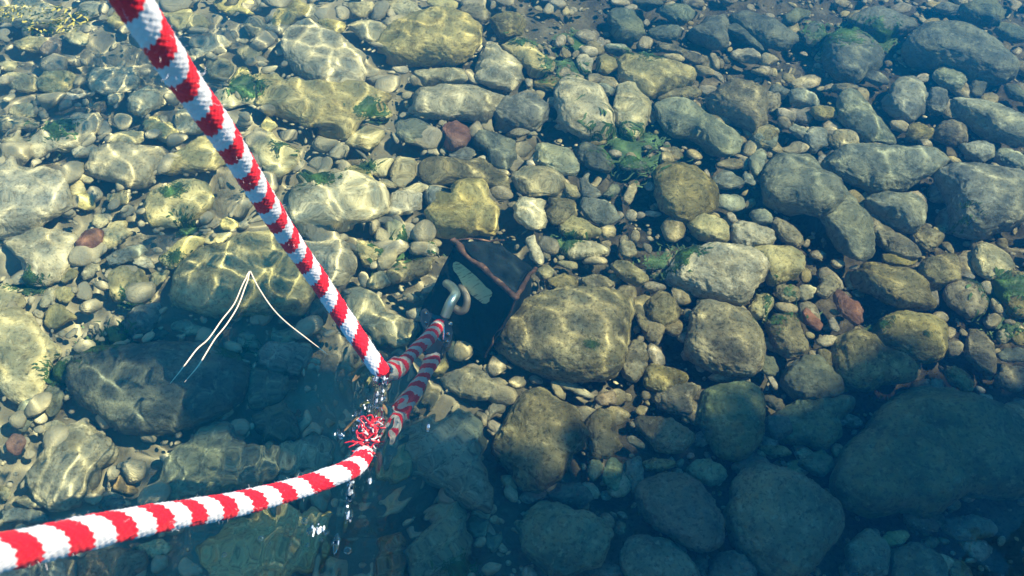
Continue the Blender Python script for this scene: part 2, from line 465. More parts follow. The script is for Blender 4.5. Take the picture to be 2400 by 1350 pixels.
# ------------------------------------------------------------------ stones
# outlines of the stones (kind tone|points|short name|label), traced tile by tile
STONES = """T 0 0
e y|170,100,190,105,0
p o|560,530 610,440 700,415 800,420 920,460 920,560 840,620 700,620 600,590
e o|370,540,110,78,-10
e o|140,545,120,55,5
p o|110,1020 200,920 400,830 560,760 650,760 680,820 600,900 480,980 320,1010 200,1040
e o|840,915,115,62,-5
e o|690,860,60,45,-20
e p|560,990,75,45,-20
e o|820,800,45,45,0
p o|590,1040 700,970 900,960 1100,960 1050,1080 1030,1180 960,1230 850,1240 720,1170 600,1120
p o|1090,1100 1150,1020 1240,950 1330,920 1420,980 1460,1080 1400,1140 1250,1150 1120,1160
e o|570,1150,75,48,40
e o|1380,310,130,45,-20
e o|1640,350,100,50,10
e g|1440,440,60,50,0
e o|1570,525,85,80,0
e o|1190,110,90,70,0
e g|1290,160,60,50,0
e o|1540,60,160,50,10
e g|1700,200,110,60,0
e o|1660,630,110,65,0
e p|1490,650,90,60,0
e o|960,670,120,100,-20
e o|1060,850,110,70,20
e o|1260,810,110,85,0
e g|60,430,60,50,0
e p|340,400,60,40,0
e o|200,280,110,50,0
e o|520,250,70,60,0
e p|480,640,90,40,-15
e o|150,730,80,40,0
e o|100,820,130,58,0
e g|80,920,90,50,0
e b|330,300,80,55,20
e o|770,140,80,55,0
e o|770,650,60,50,0
e b|660,720,65,45,0
e p|520,1240,45,65,0
e o|630,1265,50,50,0
e p|790,1290,80,45,0
e o|590,60,70,50,0
e o|470,390,60,30,0
T 600 0
p y|170,340 200,250 280,180 370,150 460,190 590,240 650,300 700,390 720,480 690,540 600,570 480,575 340,520 240,460 180,400|the boulder netted in light|large olive boulder netted all over with bright ripples of sunlight near the top edge
p y|830,280 870,200 960,130 1080,90 1180,60 1290,85 1400,140 1480,200 1490,270 1460,340 1390,400 1290,430 1150,415 1000,390 870,380|the flat oval boulder|broad flat oval boulder casting a deep blue shadow along its lower side
e o|505,160,88,52,5
p o|620,180 650,140 760,130 870,180 820,230 760,290 680,250
e o|1440,90,110,58,10
e o|1660,160,105,78,0
e o|890,30,120,35,0
e o|980,75,110,50,0
e o|1230,25,100,38,0
e o|690,60,90,45,0
e y|380,80,58,65,-10
e o|240,80,125,80,-30
e g|110,190,130,48,-10
p o|0,640 60,560 180,560 400,570 700,570 860,590 850,640 780,700 740,760 680,830 600,880 480,850 300,830 230,760 100,720 0,740|the wide layered slab|wide flat slab with curved layered edges lying below the boulder netted in light
e o|70,530,120,48,10
p o|1040,640 1060,570 1200,560 1350,570 1500,590 1640,650 1600,720 1540,790 1400,800 1200,790 1060,780|the squared grey block|squared grey-green block with a dark gap along its left end
p o|1020,490 1100,460 1280,460 1360,450 1390,500 1370,550 1250,540 1100,550
e b|1435,505,72,38,45
p o|1470,520 1480,420 1500,320 1540,260 1590,280 1640,340 1720,390 1750,500 1690,600 1600,590 1520,560
e d|1015,875,105,80,5
e r|1310,890,92,80,15|the dark red cobble|single dark red rounded cobble among grey-green stones
p d|1420,900 1460,860 1560,850 1650,900 1710,950 1730,1010 1690,1060 1610,1100 1540,1070 1500,1000 1430,950
e o|710,920,110,62,-10
p y|0,900 100,890 200,940 260,1000 240,1080 190,1170 130,1190 60,1130 10,1050 -60,960
e y|820,1090,75,58,5
p o|920,1060 1010,1035 1030,1100 1000,1180 960,1240 930,1200 915,1120
p o|1060,1130 1110,1080 1250,1060 1420,1050 1560,1090 1650,1150 1670,1220 1630,1260 1560,1250 1450,1200 1300,1210 1200,1235 1120,1210|the long loaf-shaped stone|long loaf-shaped olive stone lying across the middle of the riverbed
e o|680,1150,90,58,10
e o|600,1100,50,48,-30
e y|1055,1250,80,35,5
e o|1200,1255,70,30,0
e o|870,1220,70,50,0
e o|90,830,60,58,20
e g|560,1000,80,48,0
e p|290,1100,70,35,-40
e o|800,750,80,38,0
e b|1160,990,35,45,0
e p|980,765,25,22,0
e g|900,920,25,48,-20
e r|1540,815,50,33,0
e g|1350,1010,65,48,0
e g|780,530,80,28,5
T 1200 0
p g|-120,740 -80,670 40,640 160,650 230,700 235,760 150,830 20,840 -80,820
p y|0,260 60,260 130,310 200,370 280,450 240,500 150,490 80,440 10,370 -60,300
e o|50,870,70,35,10
e p|130,895,50,25,0
e g|85,970,35,38,0
p o|660,90 730,70 820,90 870,170 880,230 800,280 710,270 680,230 650,150|the cube-like top boulder|cube-like boulder with sunlit face and a blue shadow on its left flank
e g|1020,215,98,50,-10
e g|1090,90,110,55,0
p o|1170,230 1220,170 1260,110 1340,90 1420,100 1430,190 1400,230 1430,310 1370,335 1300,310 1250,260|the wedge-shaped lit rock|wedge-shaped angular rock, sunlit, pointing down to the left
p g|1440,110 1530,85 1650,110 1760,160 1850,240 1870,290 1800,330 1700,300 1600,230 1500,170
p o|1400,190 1480,150 1540,190 1560,240 1640,290 1680,330 1650,350 1560,300 1480,230
p o|950,290 1000,270 1080,300 1160,350 1250,400 1240,420 1170,415 1080,360 1000,330
e o|1070,390,75,28,10
p y|700,410 740,370 850,365 960,400 1050,430 1180,450 1230,500 1100,570 980,610 900,640 800,590 720,540 700,470|the pale triangular slab|pale triangular slab with a small green weed mark on its face
p o|960,640 1080,590 1200,560 1260,610 1200,650 1080,670 980,670
e p|1285,595,52,42,0
p y|560,380 620,350 690,390 690,440 620,480 560,460
p y|440,350 500,370 530,420 525,480 470,480 430,430
e r|505,335,65,33,30
e y|490,235,68,38,0
e y|580,280,38,48,40
e g|700,320,90,42,5
e o|880,285,60,42,-25
p y|300,560 340,500 430,490 500,540 560,580 620,650 660,740 650,850 600,895 480,900 360,880 290,800 285,680|the upright blocky stone|upright blocky olive stone with a crease across it, left of its narrow neighbour
p y|690,640 720,580 780,555 840,590 880,650 900,720 870,800 850,880 810,910 740,880 690,810 665,720|the bowling-pin stone|narrow bowling-pin shaped stone crossed by two bright bands of light
p o|930,740 1000,690 1120,680 1200,710 1320,760 1420,830 1500,890 1500,960 1440,1030 1350,1010 1280,950 1180,900 1080,900 980,840|the slanting rough boulder|slanting rough boulder sloping down to the right over a dark gap
p o|1280,650 1360,590 1470,540 1560,560 1660,590 1680,700 1660,800 1590,860 1500,820 1400,780 1330,740
e o|1710,665,65,78,30
p o|1600,860 1680,820 1750,850 1755,930 1700,990 1620,970 1580,910
e o|1620,1070,60,68,20
e g|290,1060,165,92,30
e d|540,1045,135,78,35
e o|800,1090,100,52,-5
e o|165,1185,163,80,5
e o|380,1265,60,48,30
p o|430,1200 500,1160 560,1220 575,1290 540,1330 470,1290
e g|655,1265,70,42,-10
e o|785,1280,30,78,20
p o|930,1200 980,1120 1070,1080 1200,1100 1300,1150 1360,1220 1360,1330 1300,1400 1180,1490 1080,1460 960,1370 920,1290|the round rough boulder|round rough-skinned boulder above the band of fine gravel and green weed
e o|1420,1190,90,58,10
e o|1550,1180,60,48,50
e o|1430,1090,80,28,-5
e o|1440,1330,90,48,0
e o|250,560,110,48,0
e y|400,510,70,30,0
e o|550,520,60,42,0
e g|630,590,70,38,0
e o|110,550,38,48,0
e o|10,480,35,88,10
e p|180,640,25,28,0
e p|1540,365,90,33,5
e o|1690,390,60,38,0
e r|1640,475,65,26,10
e r|1260,465,70,32,30
e o|1330,400,28,58,-20
e p|1340,500,70,22,35
e r|680,1010,50,25,10
e r|890,975,25,17,0
e r|1015,985,40,16,15
e o|1020,1040,50,38,0
e g|720,20,50,25,0
e g|780,60,48,30,0
e g|900,15,100,28,0
T 1760 0
p g|480,260 540,220 640,205 760,230 830,280 855,350 840,440 760,490 720,560 640,530 540,500 500,420 490,340|the grey knuckle boulder|grey knuckle-shaped boulder standing in deep blue water
e g|800,510,110,38,20
p g|1000,330 1090,200 1150,155 1280,150 1420,180 1560,250 1680,330 1750,420 1740,500 1650,555 1450,520 1200,450 1050,410|the ridge-backed boulder|long ridge-backed boulder in blue water with curling bright light on top
p g|640,140 740,70 860,50 960,80 1100,160 1050,190 940,230 850,270 780,220 690,190
e g|1300,55,90,42,0
e g|1540,80,140,78,0
e g|1720,220,110,58,20
e g|300,110,90,48,-20
p g|310,220 420,160 460,160 490,230 450,290 360,300
e p|1310,520,110,65,10
e o|1490,580,50,53,0
p g|1350,640 1500,640 1640,690 1750,760 1830,800 1830,1000 1700,960 1560,920 1480,830 1400,760 1320,700|the far-right slanting slab|large slanting slab entering from the right edge below the ridge-backed boulder
e g|1750,620,90,58,20
p g|880,640 930,560 1000,500 1080,490 1130,550 1150,640 1140,740 1060,800 970,770 900,710
e g|1230,660,68,78,20
e o|360,650,108,58,10
p o|380,740 470,700 570,700 575,760 480,790 410,780
p g|580,680 640,620 740,640 800,720 880,800 930,880 960,970 850,950 700,900 620,830 570,770
e r|240,755,70,35,20
e o|225,810,55,42,20
e o|330,870,70,53,0
e o|425,920,74,80,10
e o|520,870,60,42,0
e o|610,930,98,58,5
e p|270,975,100,27,0
e o|830,945,80,28,0
e g|980,825,60,33,15
e o|1105,875,94,63,-5
e g|1160,950,60,38,20
e o|1330,880,105,78,0
p o|1360,960 1450,950 1540,930 1600,980 1600,1030 1530,1070 1430,1030
e p|1330,1050,55,32,15
e g|1710,1060,110,68,25
e o|90,910,88,78,0
e o|50,1060,55,68,10
p o|485,1060 540,990 640,965 780,970 900,990 1050,1000 1200,1000 1270,1040 1280,1090 1180,1150 1080,1220 960,1260 850,1270 760,1230 640,1180 530,1120|the spindle-shaped flat stone|broad spindle-shaped flat stone resting above the arched rock
p o|1200,1160 1290,1100 1450,1100 1650,1120 1800,1160 1850,1300 1850,1400 1700,1500 1500,1550 1350,1520 1320,1400 1300,1290 1230,1220|the pitted pale slab|big pitted pale slab cut by the right edge with a dark hollow in it
m o|90,1150 150,1040 250,1010 380,1000 440,1050 480,1140 560,1210 580,1330 520,1420 400,1420 230,1360 70,1330;480,1180 600,1240 680,1330 740,1400 775,1500 795,1600 800,1680 740,1725 660,1720 600,1650 550,1560 470,1450 440,1300|the arched rock|long arched rock curving down to the right like a bent elbow
e p|1620,1095,30,12,35
e g|190,600,70,42,10
e o|620,590,90,38,0
e p|1140,525,30,25,0
T 1760 440
p o|750,110 800,60 950,50 1060,10 1120,70 1150,150 1130,240 1080,290 1000,290 900,220 780,170
p o|770,200 830,185 900,250 960,310 1040,380 1100,430 1090,480 1010,470 920,420 880,370 800,290
e o|980,480,108,42,5
p o|1040,310 1110,275 1220,290 1260,330 1230,390 1150,415 1060,370
e g|1160,255,43,28,0
e b|1300,390,55,20,45
p o|1100,500 1200,450 1350,440 1375,520 1360,620 1270,660 1180,660 1110,590
e y|1410,580,60,28,15
p y|1460,420 1500,370 1570,370 1660,430 1720,520 1680,580 1590,610 1510,570 1460,500
p o|700,570 740,500 830,495 960,540 1060,570 1150,640 1190,740 1190,810 1110,810 1000,800 900,770 820,720 740,660|the speckled oval boulder|speckled oval boulder sunlit on top with a blue-black shadow at its lower left
e o|1210,715,25,58,-15
p o|1260,700 1330,640 1420,610 1520,660 1550,740 1510,830 1430,860 1350,810 1290,760
e o|1560,660,50,45,30
e o|1610,780,60,42,50
p o|1600,620 1660,560 1800,560 1850,600 1850,860 1740,860 1660,760 1630,690|the weed-patched edge rock|rock with vivid green weed patches cut by the right edge
e o|240,700,90,72,0
e y|365,690,62,58,0
p o|430,700 460,610 520,570 600,630 560,680 490,740
p r|540,700 580,665 630,720 720,800 740,880 680,910 610,860 560,790|the maroon wedge stone|maroon wedge-shaped stone left of the speckled oval boulder
e o|230,800,90,30,0
p o|110,900 160,850 270,830 320,870 350,960 390,1060 350,1100 240,1120 160,1050 120,970
e r|410,870,85,32,50
e p|540,900,25,55,-20
e o|500,1010,70,33,-5
e p|395,975,35,25,0
p g|440,1090 480,1060 530,1080 545,1160 500,1200 440,1150
p o|800,970 860,860 960,810 1080,820 1180,840 1250,900 1280,990 1270,1100 1220,1160 1080,1160 980,1110 880,1050|the humped boulder|humped boulder with one dark green spot, right of a half-lit rounded one
p g|570,1000 640,950 740,950 820,990 860,1060 980,1110 1060,1170 1075,1250 1000,1290 860,1300 780,1350 660,1330 580,1250 570,1120|the half-lit boulder|smooth boulder lit tan on its right end and teal in shade on its left
e b|1240,860,50,33,30
e o|1330,1060,58,68,0
p o|1400,1010 1440,950 1530,960 1590,1030 1615,1150 1600,1240 1540,1220 1450,1160 1390,1110|the leaf-shaped stone|leaf-shaped pointed stone with a bright stripe down its middle
p y|1620,950 1660,920 1730,930 1730,980 1670,1030 1620,1010
e d|1590,880,60,48,0
e o|1710,900,50,20,5
e o|1780,990,58,48,0
e d|1730,1110,120,55,-5
e o|1370,1260,110,63,30
e o|1730,1260,120,78,-10
p d|190,1280 240,1180 350,1120 460,1110 530,1200 580,1300 570,1380 440,1420 260,1370
e d|130,1180,60,68,0
e g|130,1270,22,68,-30
e d|1230,1310,48,38,0
e y|580,500,45,32,20
e y|700,530,45,15,0
e o|70,200,65,48,20
p o|140,260 170,190 240,200 320,270 350,350 290,400 200,370
T 1200 440
p y|10,130 50,60 140,45 220,80 240,160 230,250 170,310 80,290 10,220
p o|240,70 300,60 400,90 420,180 350,210 280,240 250,180
p y|310,230 340,190 400,205 500,220 590,290 580,330 480,345 350,345 310,290
p o|450,90 490,70 560,110 660,150 690,200 640,230 550,220 490,170
p y|310,400 380,360 500,350 600,380 640,420 560,450 430,460 340,430
e y|380,500,78,33,5
e b|560,480,80,30,0
p y|90,345 150,350 185,390 205,450 190,505 150,480 110,420
e y|210,560,58,48,0
e o|340,640,115,58,-5
e o|560,620,100,53,5
p y|660,540 700,490 800,490 880,550 900,620 850,640 760,610 690,570
e y|765,410,58,58,0
p y|1170,260 1220,190 1320,190 1400,240 1420,330 1380,370 1280,350 1200,310
p y|1450,300 1480,235 1600,250 1710,290 1720,350 1690,400 1560,400 1450,370|the brick-like stone|brick-like squared stone with black specks, left of a pointed lit stone
e o|1455,200,33,45,-20
e o|1640,190,80,42,15
e b|1390,385,55,14,0
p y|1000,560 1060,470 1130,410 1300,395 1500,400 1620,440 1680,520 1640,600 1560,680 1540,740 1440,770 1330,740 1200,690 1080,640|the rippled sunlit boulder|broad boulder whose sunlit face shows rippling folds of light
p y|1500,400 1700,405 1850,410 1910,470 1890,570 1800,620 1680,640 1650,560 1620,440
p y|1560,790 1600,720 1680,710 1710,780 1670,850 1600,850
p o|10,830 60,750 200,700 380,690 540,680 700,680 790,720 830,780 800,860 790,960 730,1080 690,1200 620,1270 500,1280 300,1260 100,1190 0,1130 -90,1050 -60,900|the big pocked boulder|very large pocked brown boulder just right of the sunken steel weight
p o|790,1000 850,1010 900,1110 870,1200 790,1290 720,1240 730,1120
p o|890,760 950,690 1040,720 1110,800 1090,880 1000,910 910,880
e o|850,850,42,105,-10
e g|975,980,22,72,15
e b|940,655,70,28,10
p o|1150,1000 1200,840 1260,770 1400,790 1550,830 1640,920 1680,1050 1650,1180 1560,1260 1400,1240 1250,1190 1140,1110|the round shaded boulder|large round boulder, lit along its upper right, dark teal below
e o|1490,800,70,33,0
e p|1260,765,50,18,40
p g|860,1220 920,1160 1050,1190 1160,1240 1130,1320 980,1360 870,1310
e b|780,190,52,42,0
e o|640,290,50,48,0
e b|30,1290,60,40,10
T 1200 870
p o|0,260 80,170 190,155 280,200 420,240 470,340 485,440 440,520 380,600 300,700 200,760 100,750 0,680 -120,560 -110,420|the half-shaded boulder|tall boulder lit yellow-green on top with its lower half sunk in shade
e y|410,110,135,32,25
e y|310,130,30,68,-30
e b|620,190,68,45,-20
e r|575,230,45,20,-40
p g|490,330 560,270 660,270 680,380 700,490 640,560 540,560 500,460
e g|720,290,48,28,10
p b|780,330 830,290 930,310 1050,330 1140,400 1220,450 1160,540 1060,550 960,520 880,420
e y|800,460,72,30,25
p g|930,180 1000,120 1130,80 1250,110 1190,200 1190,300 1100,310 980,250
p o|1220,250 1260,140 1400,90 1540,80 1640,140 1680,260 1650,400 1600,500 1480,580 1380,560 1300,470 1240,370|the standing oval boulder|standing oval boulder with speckled brown top, below the round shaded boulder
e o|1720,200,78,42,25
e d|1750,370,98,85,0
e o|545,640,48,72,25
e g|665,680,58,98,-5
p g|720,600 820,570 860,660 850,740 790,800 760,720
e b|970,620,118,45,0
p o|1150,650 1200,590 1300,590 1400,650 1410,710 1310,750 1210,720
p g|1440,640 1560,560 1640,570 1710,640 1650,680 1500,680
p g|810,800 860,720 990,680 1130,690 1250,760 1330,860 1380,980 1370,1100 1250,1170 1120,1130 980,1050 860,950 840,880|the egg-shaped deep boulder|egg-shaped smooth boulder, dark teal, lying deep in the shaded water
p d|250,800 320,730 440,720 530,790 540,850 440,900 320,870
e d|150,810,88,38,-10
p o|60,1060 100,920 200,840 320,870 400,930 530,950 640,1050 650,1180 590,1270 440,1350 250,1360 150,1270 80,1180|the dim double-humped boulder|dim double-humped boulder near the bottom edge below the half-shaded boulder
p g|690,1190 750,1100 900,1080 1050,1130 1180,1240 1230,1350 1230,1450 900,1450 740,1330
p g|1290,1290 1370,1190 1480,1180 1600,1280 1640,1400 1300,1400
e d|1240,1280,42,75,0
e d|600,1310,120,58,0
T 1760 870
p g|-150,900 -120,760 0,640 120,660 300,710 450,780 600,880 610,1000 520,1150 400,1330 200,1400 0,1300 -130,1100|the craggy dark rock|craggy dark rock with brownish crest, left of the huge sunken slab
p g|560,680 620,540 760,420 820,290 930,180 1080,110 1300,140 1500,180 1680,280 1850,400 1900,600 1850,790 1650,780 1420,800 1200,920 1000,890 850,950 780,1000 640,930 520,820|the huge sunken slab|huge sunken teal slab filling the lower right, deep in shade
p g|110,340 180,280 280,200 420,190 560,180 680,220 660,260 560,310 580,420 480,500 350,480 200,450|the anvil-shaped stone|anvil-shaped grey stone with a blunt horn at its upper right
p o|300,610 380,560 460,520 530,560 545,630 470,700 400,680
e d|565,530,43,48,0
e b|150,530,110,36,5
p g|620,1180 760,1030 860,1090 920,1180 910,1350 640,1350
e y|950,1100,98,48,-15
p g|920,1200 1050,1140 1180,1160 1280,1260 1300,1400 940,1400
e d|1420,1030,150,68,10
e g|1540,180,48,22,20
T 0 440
p p|0,-140 150,-150 290,-110 420,-60 470,30 470,130 380,210 200,275 0,290 -120,200 -140,0|the broad pale slab|broad pale slab webbed with light, cut by the left edge
p o|960,90 990,20 1100,-10 1250,-40 1380,20 1400,120 1300,190 1150,240 1010,240 960,170|the grass-tufted pale rock|pale square rock with a thin green weed tuft growing from its face
p p|130,320 200,280 330,290 440,300 490,350 480,430 460,520 390,590 300,640 180,630 150,560 60,430 50,370|the cracked pale stone|large pale stone with a branching bright crack of light, left of the plum cobble
e d|70,310,70,33,0
p o|-60,700 0,650 60,635 130,680 140,750 90,810 0,830
p r|500,370 540,310 620,270 680,290 680,350 640,410 560,450 510,410|the plum-coloured cobble|plum-coloured smooth cobble among pale stones
p o|690,380 720,280 790,210 850,220 870,300 820,370 740,430 680,430
p o|600,230 640,160 720,150 755,190 720,240 660,280
e o|850,145,43,46,0
e o|560,80,70,53,-10
e p|790,50,80,38,0
e g|450,165,50,33,0
p g|720,480 800,420 930,380 960,420 880,480 800,540 740,530
p o|1030,470 1100,400 1200,350 1300,330 1370,350 1280,430 1180,520 1100,520
p o|890,480 940,440 990,460 1000,520 950,545 890,520
p o|960,640 980,560 1050,530 1110,550 1080,610 1000,670 960,700
p o|730,660 760,580 830,550 920,560 945,630 890,710 820,745 740,720|the green-spotted round stone|round stone with a green weed spot in its centre
p o|540,600 560,530 620,480 670,490 670,550 630,600 570,640
e o|460,590,70,48,-20
e g|560,690,38,50,10
e o|300,740,80,46,-45
e o|440,710,80,48,0
p o|280,880 310,800 380,780 450,800 510,850 430,910 330,920
e o|500,510,28,58,15
p g|830,850 880,800 960,780 1050,790 1060,860 980,940 900,970 840,940|the heart-shaped stone|heart-shaped grey stone in blue shade
e d|900,730,58,55,0
p g|1150,900 1220,885 1330,940 1340,1000 1250,990 1160,940
e d|1040,970,88,45,0
e d|780,970,68,48,0
p p|-60,1100 0,840 120,830 220,870 250,950 330,970 400,1040 400,1090 330,1140 310,1230 290,1300 250,1370 150,1440 60,1400 0,1380|the honeycomb-lit rock|pale rock covered by a honeycomb of light at the left edge
e g|450,1190,85,88,-20
p o|1139,633 1209,520 1406,408 1631,323 1828,309 1969,394 2067,562 2067,703 1969,844 1828,844 1575,858 1350,830 1181,773|the boulder under the needles|big boulder behind the floating pine needles, its lower side in shade
p y|1969,366 2138,323 2306,394 2329,534 2250,633 2109,647 2025,562
e o|1510,230,73,48,0
e y|1640,230,58,53,0
e r|1360,265,38,24,0
e p|1430,340,100,30,-15
e p|1390,210,40,28,20
e o|1600,130,60,38,0
e g|1620,1020,68,48,0
T 600 440
p y|230,60 280,-60 380,-90 560,-100 720,-90 830,-20 850,90 840,200 700,260 520,290 300,290 210,180|the bright rectangular slab|bright yellowish rectangular slab laced with sunlight beside the taut rope
p y|880,80 930,30 1000,20 1080,60 1085,130 1010,190 900,220 850,180
p y|1120,180 1160,130 1240,110 1270,50 1280,-10 1400,-60 1500,-60 1540,20 1590,110 1625,220 1600,280 1450,310 1300,320 1200,290 1130,230|the sun-dappled block|sun-dappled yellowish block directly above the sunken steel weight
e g|1180,60,70,65,0
p o|640,420 680,350 760,340 860,420 870,470 780,480 700,500
e o|870,510,78,33,-10
e o|810,610,83,68,-5
p g|890,540 960,480 1100,490 1170,470 1120,560 1000,620 900,640
p y|1040,410 1070,345 1150,340 1200,380 1210,440 1150,460 1060,450
e y|870,240,68,33,-10
e o|920,310,75,70,0
e o|430,320,80,33,5
e o|560,330,70,33,0
p o|560,700 640,640 780,700 840,740 880,850 1000,900 1040,960 1000,1020 850,1020 740,950 640,850
e d|390,820,88,85,0
e g|230,960,118,55,-15
p g|0,1100 100,1040 250,1020 380,1060 340,1160 220,1230 80,1220
p o|1140,1130 1180,1080 1240,1100 1265,1180 1220,1240 1150,1220
p y|1210,1270 1250,1210 1380,1185 1500,1210 1600,1290 1610,1370 1540,1410 1400,1390 1270,1340|the tan nugget stone|tan nugget-like stone lying below the big pocked boulder
e d|1290,1060,55,75,0
T 600 870
p d|-60,20 60,0 220,70 220,130 120,210 -20,240 -70,150
p d|-20,300 60,240 180,215 260,280 290,400 200,470 60,480 0,400
p g|0,560 150,480 400,420 520,500 480,620 300,680 50,720
p o|1100,60 1140,90 1190,190 1160,290 1120,230 1100,140
p o|1010,420 1120,340 1290,320 1350,290 1420,310 1500,400 1480,560 1500,680 1540,800 1510,960 1380,900 1200,760 1080,720 1000,600|the tan boulder by the wake|tall tan boulder right of the splashing wake, blurred by moving water
p y|1530,260 1600,180 1640,200 1620,280 1540,340
p o|820,480 980,470 1000,600 1000,700 850,720 800,620
p o|1100,1050 1200,900 1310,860 1380,1000 1400,1200 1350,1350 1050,1400 1000,1200
p b|820,1100 980,1050 1000,1250 980,1400 800,1400
p o|0,900 300,880 480,950 520,1100 400,1300 100,1400 -250,1400 -350,1200 -200,1000|the rock under the wake|wide brown rock under the disturbed water below the lower rope
e p|1550,910,33,38,0
e g|1460,1050,58,55,0
e o|1560,1130,58,55,0
e g|1560,1000,48,35,0
e b|900,330,58,65,0
e b|1310,260,48,38,0
T 0 870
p d|500,-30 580,-110 640,-165 850,-170 1200,-165 1450,-150 1580,-100 1600,0 1580,60 1540,130 1460,260 1300,340 1100,370 950,400 850,380 700,290 590,210 510,120|the large slate-grey boulder|large slate-grey boulder under the tips of the two straight needles
p o|150,720 200,640 300,540 380,440 480,350 600,340 650,400 760,440 800,540 720,600 640,640 620,740 560,840 480,920 350,900 260,860 200,780|the veined sunlit rock|sunlit veined rock in the lower left with a flaring bright crease
e o|265,300,48,48,-30
e o|360,380,88,55,-20
e g|170,280,55,145,25
e d|360,180,65,105,10
e r|75,490,50,53,0
e r|10,520,30,38,0
e r|165,550,38,24,-10
e o|180,870,110,46,5
e o|0,800,45,58,0
e g|740,850,108,75,20
e b|850,740,88,42,15
p g|1050,700 1130,560 1250,460 1400,350 1530,400 1600,540 1800,560 1800,700 1700,760 1400,830 1100,870 1040,800|the dark boulder above the rope|broad dark boulder in shade just above the lower rope
p b|500,1240 640,1180 800,1150 960,1200 960,1350 700,1400 500,1380
e o|1030,1170,110,70,10
p g|0,930 200,920 330,950 300,1000 0,1040
p g|-50,1340 150,1290 400,1260 450,1400 -50,1400
"""
LANDMARKS = []      # (phrase, px, py)
ENTRIES = []
tx = ty = 0
for line in STONES.strip().splitlines():
    if line.startswith('T '):
        tx, ty = map(int, line.split()[1:])
        continue
    head, *rest = line.split('|')
    kind, tone = head.split()
    geo = rest[0]
    phrase = rest[1] if len(rest) > 1 else None
    label = rest[2] if len(rest) > 2 else None
    lobes = []
    if kind == 'e':
        cx, cy, a, bb, ang = map(float, geo.split(','))
        rr = random.Random(int(cx * 7 + cy * 13 + tx))
        n = 9
        ph = rr.uniform(0, 6.28)
        pts = []
        for i in range(n):
            t = ph + 2 * math.pi * (i + rr.uniform(-.22, .22)) / n
            k = rr.uniform(.93, 1.13)
            u, v = a * math.cos(t) * k, bb * math.sin(t) * k
            pts.append((cx + u * math.cos(R(ang)) - v * math.sin(R(ang)), cy + u * math.sin(R(ang)) + v * math.cos(R(ang))))
        lobes.append(pts)
    else:
        for lobe in geo.split(';'):
            lobes.append([tuple(map(float, q.split(','))) for q in lobe.split()])
    lobes = [np.array(l) / 2.8125 + np.array([tx, ty]) for l in lobes]
    allp = np.concatenate(lobes)
    c = (allp.min(0) + allp.max(0)) / 2

    def area(p):
        q = np.roll(p, -1, 0)
        return abs((p[:, 0] * q[:, 1] - p[:, 1] * q[:, 0]).sum()) / 2
    A = sum(area(l) for l in lobes)
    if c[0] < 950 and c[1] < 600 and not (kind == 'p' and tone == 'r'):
        tone = {'o': 'y', 'g': 'o', 'y': 'p'}.get(tone, tone)  # paler tones on the left stand for its stronger sunlight
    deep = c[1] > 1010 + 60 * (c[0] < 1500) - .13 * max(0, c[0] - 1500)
    if c[0] > 930 and deep:                      # dark green on the deep rocks stands for the shade there
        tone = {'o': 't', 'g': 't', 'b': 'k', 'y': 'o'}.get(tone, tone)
    elif c[0] > 930 and c[1] > 540:              # duller tones paint the light's falloff to the right; browner, pitted
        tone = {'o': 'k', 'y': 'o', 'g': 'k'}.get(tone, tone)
    elif c[0] > 1450 and c[1] < 60 + .22 * (c[0] - 1450):      # darkened in the far corner to paint the blue veil deeper
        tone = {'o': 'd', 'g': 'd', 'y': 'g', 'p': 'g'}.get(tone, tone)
    elif c[0] > 1350:                            # greyed towards the far right to strengthen the painted blue veil
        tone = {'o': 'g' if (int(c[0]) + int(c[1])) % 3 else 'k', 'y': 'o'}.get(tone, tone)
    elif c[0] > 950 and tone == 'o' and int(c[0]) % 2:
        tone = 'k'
    ENTRIES.append(dict(lobes=lobes, tone=tone, c=c, A=A, phrase=phrase, label=label))
    if phrase: LANDMARKS.append((phrase, c[0], c[1]))
LANDMARKS += [('the sunken steel weight', 1110, 660), ('the rope bend', 905, 880), ('the floating pine needles', 590, 800), ('the rope pulley', 1025, 790)]


def star(poly, n=720):
    """radius of a closed outline about its centroid, rounded, for n directions"""
    p = np.concatenate([poly, poly[:1]])
    q = np.roll(poly, -1, 0)
    cr = poly[:, 0] * q[:, 1] - poly[:, 1] * q[:, 0]
    Aa = cr.sum() / 2
    c = np.array([((poly[:, 0] + q[:, 0]) * cr).sum(), ((poly[:, 1] + q[:, 1]) * cr).sum()]) / (6 * Aa)
    seg = [p[i] + (p[i + 1] - p[i]) * t for i in range(len(poly)) for t in np.linspace(0, 1, 40, endpoint=False)]
    d = np.array(seg) - c
    th, r = np.arctan2(d[:, 1], d[:, 0]), np.hypot(d[:, 0], d[:, 1])
    g = np.linspace(-np.pi, np.pi, n, endpoint=False)
    o = np.argsort(th)
    rr = np.interp(g, th[o], r[o], period=2 * np.pi)
    k = np.exp(-(np.arange(-n // 2, n // 2) / (n * .020)) ** 2)
    k /= k.sum()
    rr = np.real(np.fft.ifft(np.fft.fft(rr) * np.fft.fft(np.fft.ifftshift(k))))
    return c, rr


